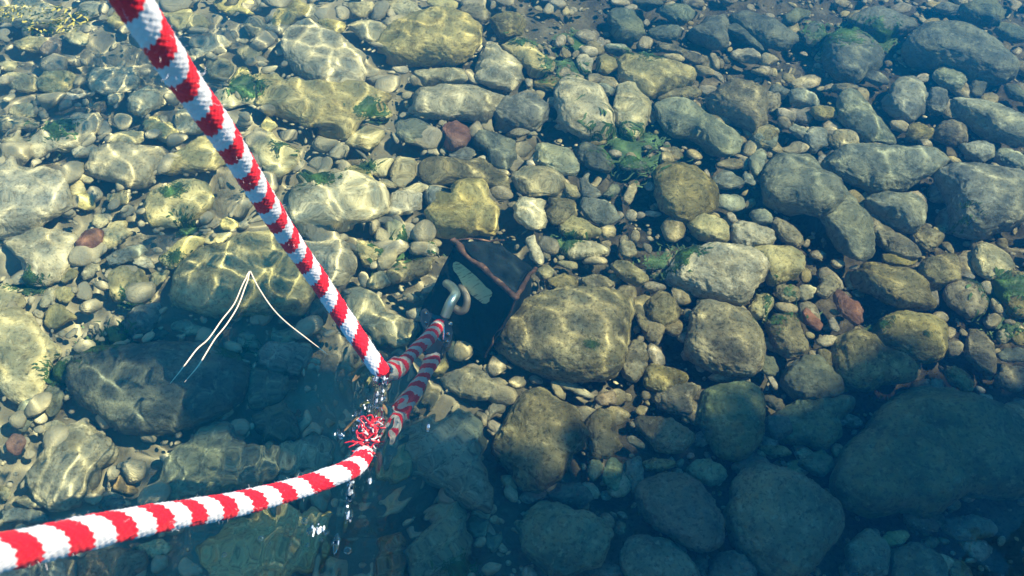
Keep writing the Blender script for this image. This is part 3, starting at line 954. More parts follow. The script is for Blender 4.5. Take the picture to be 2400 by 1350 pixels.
def stone_geo(poly_px, seed, tone, sub, lift=0.0, flat=1.0):
    """one cobble from its outline: footprint on the bed, own height, lumpy skin"""
    rr = random.Random(seed)
    c_px = poly_px.mean(0)
    poly_px = c_px + (poly_px - c_px) * 1.06
    foot = on_bed(*c_px)
    # first pass for size
    w = np.array([under(x, y, foot[2])[:2] for x, y in poly_px])
    cc, rad = star(w)
    ev = np.sqrt(np.clip(np.linalg.eigvalsh(np.cov(w.T)), 1e-8, None)) * 1.41
    minor = min(ev[0], ev[1] * .9)
    h = min(.66 * minor, .026 + .30 * minor) * rr.uniform(.88, 1.1) * flat
    h *= 1 - .28 / (1 + math.exp((foot[0] + .12) * 9))
    zeq = foot[2] + .40 * h + lift
    w = np.array([under(x, y, zeq)[:2] for x, y in poly_px])
    cc, rad = star(w)
    s, wr = water_ray(*c_px)
    hv = wr[:2] / (np.linalg.norm(wr[:2]) + 1e-9)
    tan_e = abs(wr[2]) / (np.linalg.norm(wr[:2]) + 1e-9)
    bp = np.abs((w - cc) @ hv).max()
    sh = math.sqrt(max(.5, 1 - (h / tan_e / max(bp, 1e-5)) ** 2))
    v, f = ICO[sub]
    th = np.arctan2(v[:, 1], v[:, 0])
    rho = np.hypot(v[:, 0], v[:, 1])
    g = (th + np.pi) / (2 * np.pi) * len(rad)
    i0 = np.floor(g).astype(int) % len(rad)
    r = rad[i0] * (1 - (g % 1)) + rad[(i0 + 1) % len(rad)] * (g % 1)
    meanr = rad.mean()
    r = meanr * (1 - rho) ** 2 + r * (1 - (1 - rho) ** 2)
    ex = rr.uniform(.62, .85)
    pr = rho ** ex
    q = np.stack([np.cos(th) * r * pr, np.sin(th) * r * pr, h * np.sign(v[:, 2]) * np.abs(v[:, 2]) ** rr.uniform(.75, .95)], -1)
    # tilt
    q[:, 2] += q[:, 0] * rr.uniform(-.16, .16) + q[:, 1] * rr.uniform(-.16, .08)
    # squash along the view so the outline still fits
    along = q[:, :2] @ hv
    q[:, :2] -= np.outer(along * (1 - sh), hv)
    # lumps: broad dents, facets, grain
    nrm = v / np.array([1, 1, max(.3, h / meanr)])
    nrm /= np.linalg.norm(nrm, axis=1)[:, None]
    off = seed * 3.17
    n1 = vnoise(q / (meanr * .95) + off)
    n2 = fbm(q / (meanr * .38) + off + 9, 3)
    n3 = fbm(q / .007 + off, 3, .6) if sub >= 4 else 0
    rid = 1 - np.abs(vnoise(q / (meanr * .6) + off + 31))
    q = q + nrm * (meanr * (.075 * n1 + .032 * n2 - .06 * (rid - .6)) + .0012 * n3)[:, None]
    centre = np.array([cc[0], cc[1], zeq])
    return q, f, centre


ENTRIES.sort(key=lambda e: -e['A'])
DRAPE = []
THINGS, REST = ENTRIES[:300], ENTRIES[300:]

SIZE = [(11, 'very small'), (17, 'small'), (27, 'medium-sized'), (45, 'fairly large'), (75, 'large'), (1e9, 'very large')]
TONEW = {'k': 'dull olive', 't': 'green-shaded', 'o': 'olive', 'y': 'straw-coloured', 'g': 'grey-green', 'p': 'pale', 'd': 'dark slate', 'r': 'reddish', 'b': 'brown'}
DIRS = ['right of', 'lower right of', 'below', 'lower left of', 'left of', 'upper left of', 'above', 'upper right of']


def describe(e, k=0):
    r = math.sqrt(e['A'] / math.pi)
    size = next(n for s, n in SIZE if r < s)
    p = np.concatenate(e['lobes'])
    ev = np.sqrt(np.linalg.eigvalsh(np.cov(p.T)))
    asp = ev[1] / max(ev[0], 1e-6)
    shape = 'long' if asp > 2 else 'oval' if asp > 1.35 else 'rounded'
    lm = sorted(LANDMARKS, key=lambda l: math.hypot(l[1] - e['c'][0], l[2] - e['c'][1]))
    lm = [l for l in lm if l[0] != e['phrase']]

    def rel(l):
        a = math.degrees(math.atan2(e['c'][1] - l[2], e['c'][0] - l[1]))
        return DIRS[int(round(a / 45)) % 8] + ' ' + l[0]
    base = f'{size} {TONEW[e["tone"]]} {shape} stone {rel(lm[k])}'
    return base, (lm[k][0], math.hypot(lm[k][1] - e['c'][0], lm[k][2] - e['c'][1]))


NTH = ['nearest', 'second nearest', 'third nearest', 'fourth nearest', 'fifth nearest', 'sixth nearest', 'seventh nearest']
byl = {}
for e in THINGS:
    if not e['label']:
        b_, (n_, d_) = describe(e)
        byl.setdefault(b_, []).append((d_, id(e), e))
for b_, l in byl.items():
    if len(l) == 1:
        l[0][2]['label'] = b_
        continue
    for k, (d_, _, e) in enumerate(sorted(l)):
        e['label'] = f'{NTH[min(k, 6)]} {b_}'

stone_n = 0
for k, e in enumerate(THINGS):
    r = math.sqrt(e['A'] / math.pi)
    sub = 6 if r > 75 else 5 if r > 24 else 4
    vs, fs, base = [], [], 0
    ctr = None
    for j, lobe in enumerate(e['lobes']):
        q, f, cen = stone_geo(lobe, k * 5 + 1, e['tone'], sub, lift=.004 if len(e['lobes']) > 1 else .008 if e['tone'] == 'r' else 0)
        if ctr is None: ctr = cen
        vs.append(q + cen - ctr); fs.append(f + base); base += len(q)
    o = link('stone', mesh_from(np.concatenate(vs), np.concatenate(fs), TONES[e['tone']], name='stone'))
    o.location = ctr
    DRAPE.append((np.concatenate(vs) + ctr, np.concatenate(fs)))
    o.rotation_euler = (0, 0, 0)
    tag(o, e['label'], 'stone' if r < 40 else 'boulder', 'stones covering the riverbed')

# outlines in the world, to keep the small gravel from poking through big stones
keep = []
for e in THINGS:
    for lobe in e['lobes']:
        w = np.array([on_bed(x, y, .01)[:2] for x, y in lobe])
        c_, r_ = star(w, 90)
        keep.append((c_, r_))

# small stones and pebbles past the 300 largest: one mass
rng = np.random.default_rng(5)
VV, FF, RN, base = [], [], [], 0
for k, e in enumerate(REST):
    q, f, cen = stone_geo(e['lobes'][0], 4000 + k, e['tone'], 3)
    VV.append(q + cen); FF.append(f + base); base += len(q)
    RN.append(np.full(len(q), rng.uniform(.3, 1)))
n_p = 24000
px_ = rng.uniform(-1.25, 1.35, n_p)
py_ = rng.uniform(.05, 1.6, n_p)
rad = .0022 + .0075 * rng.power(.42, n_p) * rng.uniform(.4, 1, n_p)
big = rng.random(n_p) < .07
rad[big] = rng.uniform(.009, .017, big.sum())
ok = (px_ > -.02) | (rng.random(n_p) < .92)
for c_, r_ in keep:
    d = np.stack([px_ - c_[0], py_ - c_[1]], -1)
    th = np.arctan2(d[:, 1], d[:, 0])
    rr_ = r_[((th + np.pi) / (2 * np.pi) * 90).astype(int) % 90]
    ok &= np.hypot(d[:, 0], d[:, 1]) > rr_ * .80
px_, py_, rad = px_[ok], py_[ok], rad[ok]
for x, y, r in zip(px_, py_, rad):
    v, f = ICO[2] if r > .005 else ICO[1]
    sc3 = np.array([rng.uniform(.8, 1.4), rng.uniform(.6, 1.1), rng.uniform(.4, .75)]) * r
    d = v * (1 + .16 * vnoise(v * 1.7 + rng.uniform(0, 90)))[:, None] * sc3
    a, t = rng.uniform(0, 6.28), rng.uniform(-.4, .4)
    d = d @ np.array([[1, 0, 0], [0, math.cos(t), -math.sin(t)], [0, math.sin(t), math.cos(t)]])
    d = d @ np.array([[math.cos(a), -math.sin(a), 0], [math.sin(a), math.cos(a), 0], [0, 0, 1]])
    VV.append(d + np.array([x, y, float(bed(x, y)) + .001 - .020 / (1 + math.exp(-(x - .02) * 8)) + r * .5 + rng.uniform(0, .008)]))
    FF.append(f + base); base += len(v)
    RN.append(np.full(len(v), rng.random()))
me = mesh_from(np.concatenate(VV), np.concatenate(FF), M_PEBBLE, name='pebbles')
at = me.attributes.new('rnd', 'FLOAT', 'POINT')
at.data.foreach_set('value', np.concatenate(RN).astype(np.float32))
tag(link('pebbles', me), 'small pebbles and gravel filling the gaps between the river stones', kind='stuff')

# a few reddish chips caught in the gravel
# ------------------------------------------------------------------ green weed
def ribbon(bm, p, d, length, width, rr, curl=.5):
    d = Vector(d).normalized()
    side = d.cross(Vector((0, 0, 1)))
    side = side.normalized() if side.length > .1 else Vector((1, 0, 0))
    prev = None
    pos = Vector(p)
    n = 6
    for i in range(n + 1):
        t = i / n
        wd = width * (1 - t) ** .6 * (.6 + .4 * math.sin(3.1 * t + 1))
        a = bm.verts.new(pos + side * wd / 2 + Vector((0, 0, .0006)))
        b_ = bm.verts.new(pos - side * wd / 2)
        if prev: bm.faces.new((prev[0], prev[1], b_, a))
        prev = (a, b_)
        d = (d + Vector((rr.uniform(-1, 1), rr.uniform(-1, 1), rr.uniform(-.7, .3))) * curl * .45).normalized()
        pos = pos + d * length / n


m_weed, nt, b = new_mat('green_weed')
vec = node(nt, 'ShaderNodeTexCoord').outputs['Object']
c = ramp(nt, noise(nt, vec, 60, 3), [(.3, (.018, .06, .014)), (.6, (.045, .115, .022)), (.8, (.12, .19, .04))])
nt.links.new(c, b.inputs['Base Color'])
b.inputs['Roughness'].default_value = .6
b.inputs['Subsurface Weight'].default_value = 0
m_olive = simple('olive_weed', (.36, .31, .05), .7)
WEED = [(1600, 575, 30, 1), (1555, 590, 26, 1), (925, 555, 42, 1), (1848, 690, 30, 1), (1805, 740, 20, 1), (2375, 665, 40, 1),
        (2300, 640, 14, 1), (2375, 735, 30, 1), (425, 505, 26, 0), (300, 672, 22, 1), (40, 640, 24, 1), (235, 775, 40, 1),
        (118, 280, 34, 1), (560, 180, 30, 1), (590, 185, 20, 1), (1345, 60, 26, 1), (1320, 135, 34, 1), (1235, 75, 22, 1),
        (1500, 105, 24, 1), (860, 235, 22, 1), (740, 395, 30, 1), (850, 355, 22, 1), (395, 575, 18, 0), (400, 430, 18, 1),
        (1330, 540, 22, 1), (1385, 822, 11, 1), (2070, 740, 16, 1), (2165, 780, 9, 1), (2260, 500, 16, 1), (1480, 345, 60, 1),
        (660, 330, 18, 1), (530, 800, 30, 1), (1970, 65, 40, 1), (2080, 60, 26, 1), (790, 365, 16, 1), (120, 840, 26, 1), (1530, 130, 16, 1), (1080, 1330, 30, 1)]
from mathutils.bvhtree import BVHTree
big_v, big_f, nb = [], [], 0
for v_a, f_a in DRAPE:
    big_v.append(v_a); big_f.append(f_a + nb); nb += len(v_a)
tree = BVHTree.FromPolygons(np.concatenate(big_v).tolist(), np.concatenate(big_f).tolist())


def top_z(x, y):
    h = tree.ray_cast(Vector((x, y, .2)), Vector((0, 0, -1)))
    zb_ = float(bed(x, y)) - .004
    return max(h[0].z, zb_) if h[0] is not None else zb_


weed_lab = {}
for k, (x, y, r, _) in enumerate(WEED):
    rr = random.Random(k)
    bm = bmesh.new()
    p0 = on_bed(x, y, .035 if r < 50 else .006)
    mpp = np.linalg.norm(on_bed(x + 10, y, .02) - on_bed(x, y, .02)) / 10
    R_ = r * mpp * 1.35
    big_dir = rr.uniform(0, 6.28)
    p0[2] = top_z(p0[0], p0[1])
    for i in range(int(160 + r * 26)):
        a, q = rr.uniform(0, 6.28), R_ * abs(rr.gauss(0, .48))
        x_, y_ = p0[0] + q * math.cos(a) * 1.25, p0[1] + q * math.sin(a)
        if vnoise(np.array([[x_ * 90, y_ * 90, k * 3.1]]))[0] < -.25: continue
        ang = big_dir + rr.gauss(0, .55)
        L_ = R_ * rr.uniform(.12, .42)
        wd = min(.0030, R_ * .12) * rr.uniform(.4, 1.1)
        dx_, dy_ = math.cos(ang), math.sin(ang)
        prev = None
        for n_ in range(5):
            t_ = n_ / 4
            hw = wd * (1 - t_) ** .5 / 2
            hz = rr.uniform(.0006, .0022)
            row = []
            for sg in (-1, 1):
                vx, vy = x_ - dy_ * hw * sg, y_ + dx_ * hw * sg
                row.append(bm.verts.new((vx - p0[0], vy - p0[1], top_z(vx, vy) + hz - p0[2])))
            if prev: bm.faces.new((prev[0], prev[1], row[1], row[0]))
            prev = row
            ang += rr.gauss(0, .35)
            dx_, dy_ = math.cos(ang), math.sin(ang)
            x_ += dx_ * L_ / 4; y_ += dy_ * L_ / 4
    o = bm_obj('weed_tuft', bm, m_weed, smooth=True)
    o.location = p0
    lm = min(LANDMARKS, key=lambda l: math.hypot(l[1] - x, l[2] - y))
    a = math.degrees(math.atan2(y - lm[2], x - lm[1]))
    near = math.hypot(lm[1] - x, lm[2] - y) < 45
    lab = f'{"small" if r < 22 else "broad" if r > 33 else "soft"} green weed tuft ' + ('on ' + lm[0] if near else DIRS[int(round(a / 45)) % 8] + ' ' + lm[0])
    weed_lab.setdefault(lab, []).append((math.hypot(lm[1] - x, lm[2] - y), k, o))
for lab, l in weed_lab.items():
    for k, (_, _, o) in enumerate(sorted(l, key=lambda t: t[:2])):
        tag(o, lab if len(l) == 1 else f'{NTH[k]} {lab}', 'water weed', 'green weed tufts on the stones')

# golden-olive weed floating at the surface, far corner
for k, (x, y, r, lab) in enumerate([(30, 25, 34, 'olive-gold weed clump in the extreme top corner, beside a larger clump'),
                                    (130, 45, 60, 'largest olive-gold weed clump floating near the top corner')]):
    rr = random.Random(90 + k)
    bm = bmesh.new()
    p0 = above(x, y, .001)
    mpp = np.linalg.norm(above(x + 10, y, 0) - above(x, y, 0)) / 10
    for i in range(150):
        a, q = rr.uniform(0, 6.28), r * mpp * math.sqrt(rr.random())
        ribbon(bm, (q * math.cos(a) * 1.3, q * math.sin(a), rr.uniform(-.006, .001)), (rr.uniform(-1, 1), rr.uniform(-1, 1), 0), r * mpp * rr.uniform(.15, .5), r * mpp * .09, rr, .7)
    o = bm_obj('floating_weed', bm, m_olive, smooth=True)
    o.location = p0
    tag(o, lab, 'floating weed')

# ------------------------------------------------------------------ red and white rope
ROPE_R = .0064


def catmull(pts, n=40):
    P_ = [np.array(p, float) for p in pts]
    P_ = [2 * P_[0] - P_[1]] + P_ + [2 * P_[-1] - P_[-2]]
    out = []
    for i in range(1, len(P_) - 2):
        for t in np.linspace(0, 1, n, endpoint=False):
            a, b_, c_, d = P_[i - 1:i + 3]
            out.append(.5 * ((2 * b_) + (c_ - a) * t + (2 * a - 5 * b_ + 4 * c_ - d) * t * t + (3 * b_ - a - 3 * c_ + d) * t ** 3))
    out.append(P_[-2])
    return np.array(out)


def resample(path, step):
    s = np.concatenate([[0], np.cumsum(np.linalg.norm(np.diff(path, axis=0), axis=1))])
    g = np.arange(0, s[-1], step)
    return np.stack([np.interp(g, s, path[:, k]) for k in range(3)], -1), g


def frames(path):
    T_ = np.gradient(path, axis=0)
    T_ /= np.linalg.norm(T_, axis=1)[:, None]
    N_ = np.zeros_like(T_)
    n = np.cross(T_[0], [0, 0, 1]); n /= np.linalg.norm(n)
    for i in range(len(path)):
        n = n - T_[i] * (n @ T_[i]); n /= np.linalg.norm(n)
        N_[i] = n
    return T_, N_, np.cross(T_, N_)


PZ = float(on_bed(1025, 780)[2]) + .070       # height of the pulley over the bed
pul = under(1025, 782, PZ)
# the two legs meet the sheave on either side
leg1 = under(1030, 757, PZ + .006)
leg2 = under(1019, 812, PZ - .012)
rope_pts = [
    at_depth(110, -330, .215), at_depth(309, 0, .268), at_depth(368, 92, .290), at_depth(440, 200, .326), at_depth(528, 322, .371), at_depth(601, 439, .423),
    at_depth(672, 550, .487), at_depth(739, 646, .538), at_depth(800, 736, .566), above(866, 832, .014), above(897, 872, -.003),
    under(932, 862, -.048), under(972, 824, -.105), under(1006, 785, -.165), under(1029, 759, PZ + .004),
    under(1036, 770, PZ - .014), under(1031, 795, PZ - .020), under(1019, 826, PZ - .010),
    under(1006, 856, -.180), under(978, 900, -.14), under(957, 945, -.105), under(925, 982, -.072), under(888, 1020, -.036),
    above(858, 1062, -.004), above(832, 1092, .012), above(790, 1112, .035), at_depth(700, 1143, .478), at_depth(560, 1180, .425), at_depth(320, 1224, .338), at_depth(0, 1296, .258), at_depth(-330, 1372, .20)]
path = catmull(rope_pts, 30)
path, S = resample(path, .0006)
T_, N_, B_ = frames(path)
NV = 64
phi = np.linspace(0, 2 * np.pi, NV, endpoint=False)
Sg, Ph = np.meshgrid(S, phi, indexing='ij')
STR, PITCHL = 14, .016            # strands each way, braid pitch
u1 = (Ph / (2 * np.pi) * STR + Sg / PITCHL * STR * .28)
u2 = (Ph / (2 * np.pi) * STR - Sg / PITCHL * STR * .28)
br = np.abs(np.sin(np.pi * u1)) * .5 + np.abs(np.sin(np.pi * u2)) * .5
pn = np.stack([Sg.ravel() * 260, np.cos(Ph).ravel() * 3, np.sin(Ph).ravel() * 3], -1)
bump = (br - .6) * .0006 + .0003 * fbm(pn, 2).reshape(Sg.shape)
wob = 1 + .02 * np.sin(S * 55) + .015 * np.sin(S * 131 + 1)
Rr = ROPE_R * wob[:, None] + bump
V = path[:, None, :] + (np.cos(Ph) * Rr)[..., None] * N_[:, None, :] + (np.sin(Ph) * Rr)[..., None] * B_[:, None, :]
ns = len(S)
i = np.arange(ns * NV).reshape(ns, NV)
Fq = np.stack([i[:-1], np.roll(i, -1, 1)[:-1], np.roll(i, -1, 1)[1:], i[1:]], -1).reshape(-1, 4)
# red or white by where the stitch sits: a two-lobed helix with stair-stepped edges
s_in = S[np.argmin(np.linalg.norm(path - W_ENTRY, axis=1))]
s_top = S[np.argmin(np.linalg.norm(path - at_depth(309, 0, .268), axis=1))]
up_ = (s_in - s_top) / 12.7
local = .0292 + (up_ - .0292) / (1 + np.exp((S - s_in) / .01))
print('upper rope', s_in - s_top, up_)
UU = np.cumsum(.0006 / local)
m_rope, nt, b = new_mat('braided_rope')
uv = node(nt, 'ShaderNodeUVMap', uv_map='UVMap')
sep = node(nt, 'ShaderNodeSeparateXYZ')
nt.links.new(uv.outputs[0], sep.inputs[0])
v_ = sep.outputs[1]
tri = math_n(nt, 'PINGPONG', math_n(nt, 'MULTIPLY', v_, 14.0), .5)
pos_ = node(nt, 'ShaderNodeTexCoord').outputs['Object']
wobn = math_n(nt, 'MULTIPLY', math_n(nt, 'SUBTRACT', noise(nt, pos_, 900, 2), .5), .10)
ph_ = math_n(nt, 'ADD', sep.outputs[0], math_n(nt, 'ADD', math_n(nt, 'MULTIPLY', tri, .13), wobn))
fr = math_n(nt, 'FRACT', ph_)
st = math_n(nt, 'ABSOLUTE', math_n(nt, 'SUBTRACT', fr, .5))
msk = node(nt, 'ShaderNodeMapRange')
msk.inputs['From Min'].default_value = .243
msk.inputs['From Max'].default_value = .257
nt.links.new(st, msk.inputs['Value'])
red = mixc(nt, noise(nt, pos_, 700, 3), (.50, .0, .006), (.80, .001, .014))
white = mixc(nt, noise(nt, pos_, 500, 3), (.42, .40, .41), (.60, .585, .58))
col = mixc(nt, msk.outputs[0], red, white)
nt.links.new(col, b.inputs['Base Color'])
b.inputs['Roughness'].default_value = .75
b.inputs['Sheen Weight'].default_value = .04
b.inputs['Specular IOR Level'].default_value = .25
bp = node(nt, 'ShaderNodeBump')
bp.inputs['Distance'].default_value = .0004
bp.inputs['Strength'].default_value = .6
nt.links.new(noise(nt, pos_, 1600, 3, .7), bp.inputs['Height'])
nt.links.new(bp.outputs[0], b.inputs['Normal'])


def rope_mesh():
    me = mesh_from(V.reshape(-1, 3), Fq, m_rope, name='rope')
    uvl = me.uv_layers.new(name='UVMap')
    # per-corner u,v ; v runs past 1 at the seam instead of wrapping
    si = (Fq // NV).ravel()
    vi = (Fq % NV).ravel().reshape(-1, 4)
    wrap = (vi.max(1) - vi.min(1)) > NV // 2
    vi = vi + np.where((vi == 0) & wrap[:, None], NV, 0)
    vv = vi.ravel() / NV
    uu = UU[si] - vv + 0.0
    uvl.data.foreach_set('uv', np.stack([uu, vv], -1).astype(np.float32).ravel())
    return me


rope = link('mooring_rope', rope_mesh())
tag(rope, 'red and white striped braided rope running into the water and round the sunken pulley', 'rope')
# loose fibres standing off the dry part of the rope
rr = random.Random(4)
bm = bmesh.new()
for k in range(1700):
    j = int(rr.random() * ns)
    if path[j, 2] < .004: continue
    m_ = rr.randrange(NV)
    if rr.random() < .5 and vnoise(np.array([[S[j] * 45, 3.3, m_ / NV * 3]]))[0] < .15: continue
    p = Vector(V[j, m_])
    nrm = (p - Vector(path[j])).normalized()
    d = (nrm + Vector((rr.gauss(0, .6), rr.gauss(0, .6), rr.gauss(0, .6)))).normalized()
    L_ = rr.uniform(.0007, .0028) * (2.4 if rr.random() < .08 else 1)
    side = d.cross(nrm)
    side = (side.normalized() if side.length > .05 else Vector((1, 0, 0))) * .000045
    prev = None
    pos = p
    for q in range(4):
        a, b_ = bm.verts.new(pos + side), bm.verts.new(pos - side)
        if prev: bm.faces.new((prev[0], prev[1], b_, a))
        prev = (a, b_)
        d = (d + Vector((rr.gauss(0, .35), rr.gauss(0, .35), rr.gauss(0, .35)))).normalized()
        pos = pos + d * L_ / 3
tag(bm_obj('fibres', bm, simple('rope_fuzz', (.8, .74, .76), .8), rope, smooth=True), kind='stuff')

def tube(bm, pts, radii, n=12, cap=True):
    pts = np.array(pts, float)
    T1, N1, B1 = frames(pts)
    rings = []
    for i_ in range(len(pts)):
        rings.append([bm.verts.new(pts[i_] + radii[i_] * (math.cos(2 * math.pi * k / n) * N1[i_] + math.sin(2 * math.pi * k / n) * B1[i_])) for k in range(n)])
    for r0, r1 in zip(rings, rings[1:]):
        for k in range(n):
            bm.faces.new((r0[k], r0[(k + 1) % n], r1[(k + 1) % n], r1[k]))
    if cap:
        bm.faces.new(rings[0][::-1]); bm.faces.new(rings[-1])


# frayed red and white yarns where the wet rope comes up out of the water
for part, mt, n_, seed in (('frayed_red_yarns', simple('wet_red_yarn', (.60, .012, .02), .3), 46, 3), ('frayed_white_yarns', simple('wet_white_yarn', (.55, .50, .48), .3), 20, 9)):
    rr = random.Random(seed)
    bm = bmesh.new()
    for k in range(n_):
        t = rr.random() ** .8
        p = above(846 + 24 * t + rr.gauss(0, 5), 1072 - 78 * t + rr.gauss(0, 6), rr.uniform(-.004, .005) * (1 - .4 * t) + .001)
        d = Vector((rr.gauss(.15, .5), rr.gauss(.5, .6), rr.gauss(0, .35))).normalized()
        pts = [np.array(p)]
        for q in range(7):
            d = (d + Vector((rr.gauss(0, .45), rr.gauss(0, .45), rr.gauss(0, .3)))).normalized()
            nx = pts[-1] + np.array(d) * rr.uniform(.0010, .0026)
            nx[2] = min(max(nx[2], -.004), .007)
            pts.append(nx)
        tube(bm, catmull(pts, 3), list(np.linspace(.0009, .00035, 22)), 6)
    tag(bm_obj(part, bm, mt, rope, smooth=True), kind='stuff')

# ------------------------------------------------------------------ sunken steel weight
m_iron, nt, b = new_mat('pitted_iron')
vec = node(nt, 'ShaderNodeTexCoord').outputs['Object']
c = ramp(nt, noise(nt, vec, 35, 6, .65), [(.35, (.007, .014, .020)), (.6, (.014, .026, .032)), (.8, (.03, .022, .016))])
nt.links.new(c, b.inputs['Base Color'])
b.inputs['Roughness'].default_value = .8
b.inputs['Specular IOR Level'].default_value = .1
bp = node(nt, 'ShaderNodeBump'); bp.inputs['Distance'].default_value = .002
nt.links.new(noise(nt, vec, 220, 6, .7), bp.inputs['Height']); nt.links.new(bp.outputs[0], b.inputs['Normal'])
m_rust, nt, b = new_mat('rusty_edge')
vec = node(nt, 'ShaderNodeTexCoord').outputs['Object']
c = ramp(nt, noise(nt, vec, 90, 6, .7), [(.38, (.03, .02, .016)), (.56, (.13, .06, .035)), (.72, (.38, .24, .14))])
nt.links.new(c, b.inputs['Base Color']); b.inputs['Roughness'].default_value = .8

zb = float(on_bed(1110, 700)[2])
A = under(1063, 562, zb + .105); B = under(1208, 696, zb + .105)
C_ = under(1250, 628, zb + .075); D = under(1182, 568, zb + .075)
Fp = under(968, 748, zb + .012); G = under(1142, 835, zb + .012)
D2, C2 = D.copy(), C_.copy()
D2[2] = C2[2] = zb - .02
F2, G2 = Fp.copy(), G.copy()
F2[2] = G2[2] = zb - .03
w_org = (Fp + G + D2 + C2) / 4
weight = bpy.data.objects.new('steel_weight', None)
sc.collection.objects.link(weight)
weight.location = w_org
tag(weight, 'dark rusty-edged steel weight with a painted plate, sunk among the stones', 'anchor weight')
bm = bmesh.new()
vs = [bm.verts.new(p - w_org) for p in (A, B, C_, D, Fp, G, D2, C2, F2, G2)]
a_, b_, c_, d_, f_, g_, d2, c2, f2, g2 = vs
for q in ((a_, b_, g_, f_), (a_, b_, c_, d_), (f_, g_, g2, f2), (a_, d_, d2, f2, f_), (b_, g_, g2, c2, c_), (d_, c_, c2, d2), (f2, g2, c2, d2)):
    bm.faces.new(q)
bmesh.ops.recalc_face_normals(bm, faces=bm.faces)
bmesh.ops.triangulate(bm, faces=bm.faces)
bmesh.ops.bevel(bm, geom=[e_ for e_ in bm.edges if e_.calc_face_angle(0) > .3], offset=.003, segments=2, affect='EDGES')
bmesh.ops.triangulate(bm, faces=bm.faces)
for _ in range(4):
    bmesh.ops.subdivide_edges(bm, edges=[e_ for e_ in bm.edges if e_.calc_length() > .004], cuts=1)
    bmesh.ops.triangulate(bm, faces=bm.faces)
co = np.array([q.co[:] for q in bm.verts])
dn = fbm(co * 90, 4) * .0009 + vnoise(co * 22) * .002
bm.normal_update()
for q, d in zip(bm.verts, dn): q.co += q.normal * float(d)
bm_obj('body', bm, m_iron, weight, smooth=True)


def rim(p, q, r, seed):
    pts = [np.array(p) + (np.array(q) - np.array(p)) * t for t in np.linspace(-.02, 1.02, 60)]
    pts = np.array(pts) - w_org
    pts += np.stack([vnoise(pts * 60 + seed), vnoise(pts * 60 + seed + 7), vnoise(pts * 60 + seed + 13)], -1) * .0022
    rad_ = r * (1 + .35 * vnoise(pts * 130 + seed) + .25 * vnoise(pts * 300 + seed))
    bm = bmesh.new()
    tube(bm, pts, rad_, 10)
    bm_obj('rusty_rim', bm, m_rust, weight, smooth=True)


rim(A, B, .0026, 1)
rim(B, C_, .0022, 5)
rim(A, D, .0009, 9)
rim(B, G, .0008, 12)

# the painted plate on the front face
n_face = np.cross(B - A, Fp - A); n_face /= np.linalg.norm(n_face)
if n_face[2] < 0: n_face = -n_face


def on_face(px, py, off=0.0):
    s, w = water_ray(px, py)
    t = ((A + n_face * off - s) @ n_face) / (w @ n_face)
    return s + w * t


m_plate, nt, b = new_mat('painted_plate')
vec = node(nt, 'ShaderNodeTexCoord').outputs['Object']
mp = node(nt, 'ShaderNodeMapping'); mp.inputs['Rotation'].default_value = (0, 0, R(45)); mp.inputs['Scale'].default_value = (22, 190, 22)
nt.links.new(vec, mp.inputs[0])
f = ramp(nt, noise(nt, mp.outputs[0], 2.6, 5, .7), [(.52, (0, 0, 0)), (.60, (1, 1, 1))])
c = mixc(nt, math_n(nt, 'MULTIPLY', f, .75), (.50, .55, .30), (.05, .09, .05))
nt.links.new(c, b.inputs['Base Color']); b.inputs['Roughness'].default_value = .7
zc = [(820, 350), (830, 312), (855, 295), (885, 305), (930, 340), (985, 385), (1045, 445), (1085, 490), (1140, 545), (1185, 575), (1200, 600), (1197, 630), (1180, 645), (1178, 680), (1150, 700), (1110, 695), (1055, 655), (995, 605), (945, 545), (898, 482), (865, 430), (828, 390)]
zc = [(x + (d_ * .707 * .12), y - (d_ * .707 * .12)) for x, y in zc for d_ in (((x - y) - 515) * .707,)]
bm = bmesh.new()
lo = [bm.verts.new(on_face(860 + x / 4.0909, 540 + y / 4.0909, .0012) - w_org) for x, y in zc]
up = [bm.verts.new(on_face(860 + x / 4.0909, 540 + y / 4.0909, .0048) - w_org) for x, y in zc]
bm.faces.new(up)
for k in range(len(zc)):
    bm.faces.new((lo[k], lo[(k + 1) % len(zc)], up[(k + 1) % len(zc)], up[k]))
bm_obj('painted_plate', bm, m_plate, weight)

# galvanised eye on the weight
m_zinc = simple('galvanised_steel', (.40, .54, .56), .38, .75, .0003)
m_zinc_old = simple('dull_galvanised_steel', (.30, .26, .20), .55, .4, .0004)
bm = bmesh.new()
pts = catmull([on_face(1046, 664, .002), on_face(1058, 674, .012), on_face(1066, 690, .024), on_face(1055, 712, .034), under(1043, 738, PZ + .012)], 10)
tube(bm, pts - w_org, [.0048] * len(pts), 16)
bm_obj('eye_bolt', bm, m_zinc, weight, smooth=True)
bm = bmesh.new()
pts = catmull([on_face(1078, 672, .001), on_face(1086, 682, .010), on_face(1092, 702, .014), on_face(1088, 722, .016), on_face(1076, 729, .018), on_face(1062, 722, .020)], 10)
tube(bm, pts - w_org, [.0036] * len(pts), 14)
bm_obj('hook', bm, m_zinc_old, weight, smooth=True)

# ------------------------------------------------------------------ pulley
m_black = simple('black_painted_steel', (.012, .016, .024), .3, .0, None, .6)
m_chrome = simple('polished_steel', (.75, .78, .80), .12, 1.0)
pulley = bpy.data.objects.new('rope_pulley', None)
sc.collection.objects.link(pulley)
org = under(1024, 782, PZ - .008)
pulley.location = org
tag(pulley, 'black pulley block with shiny bolts gripping the rope on the sunken weight', 'pulley')



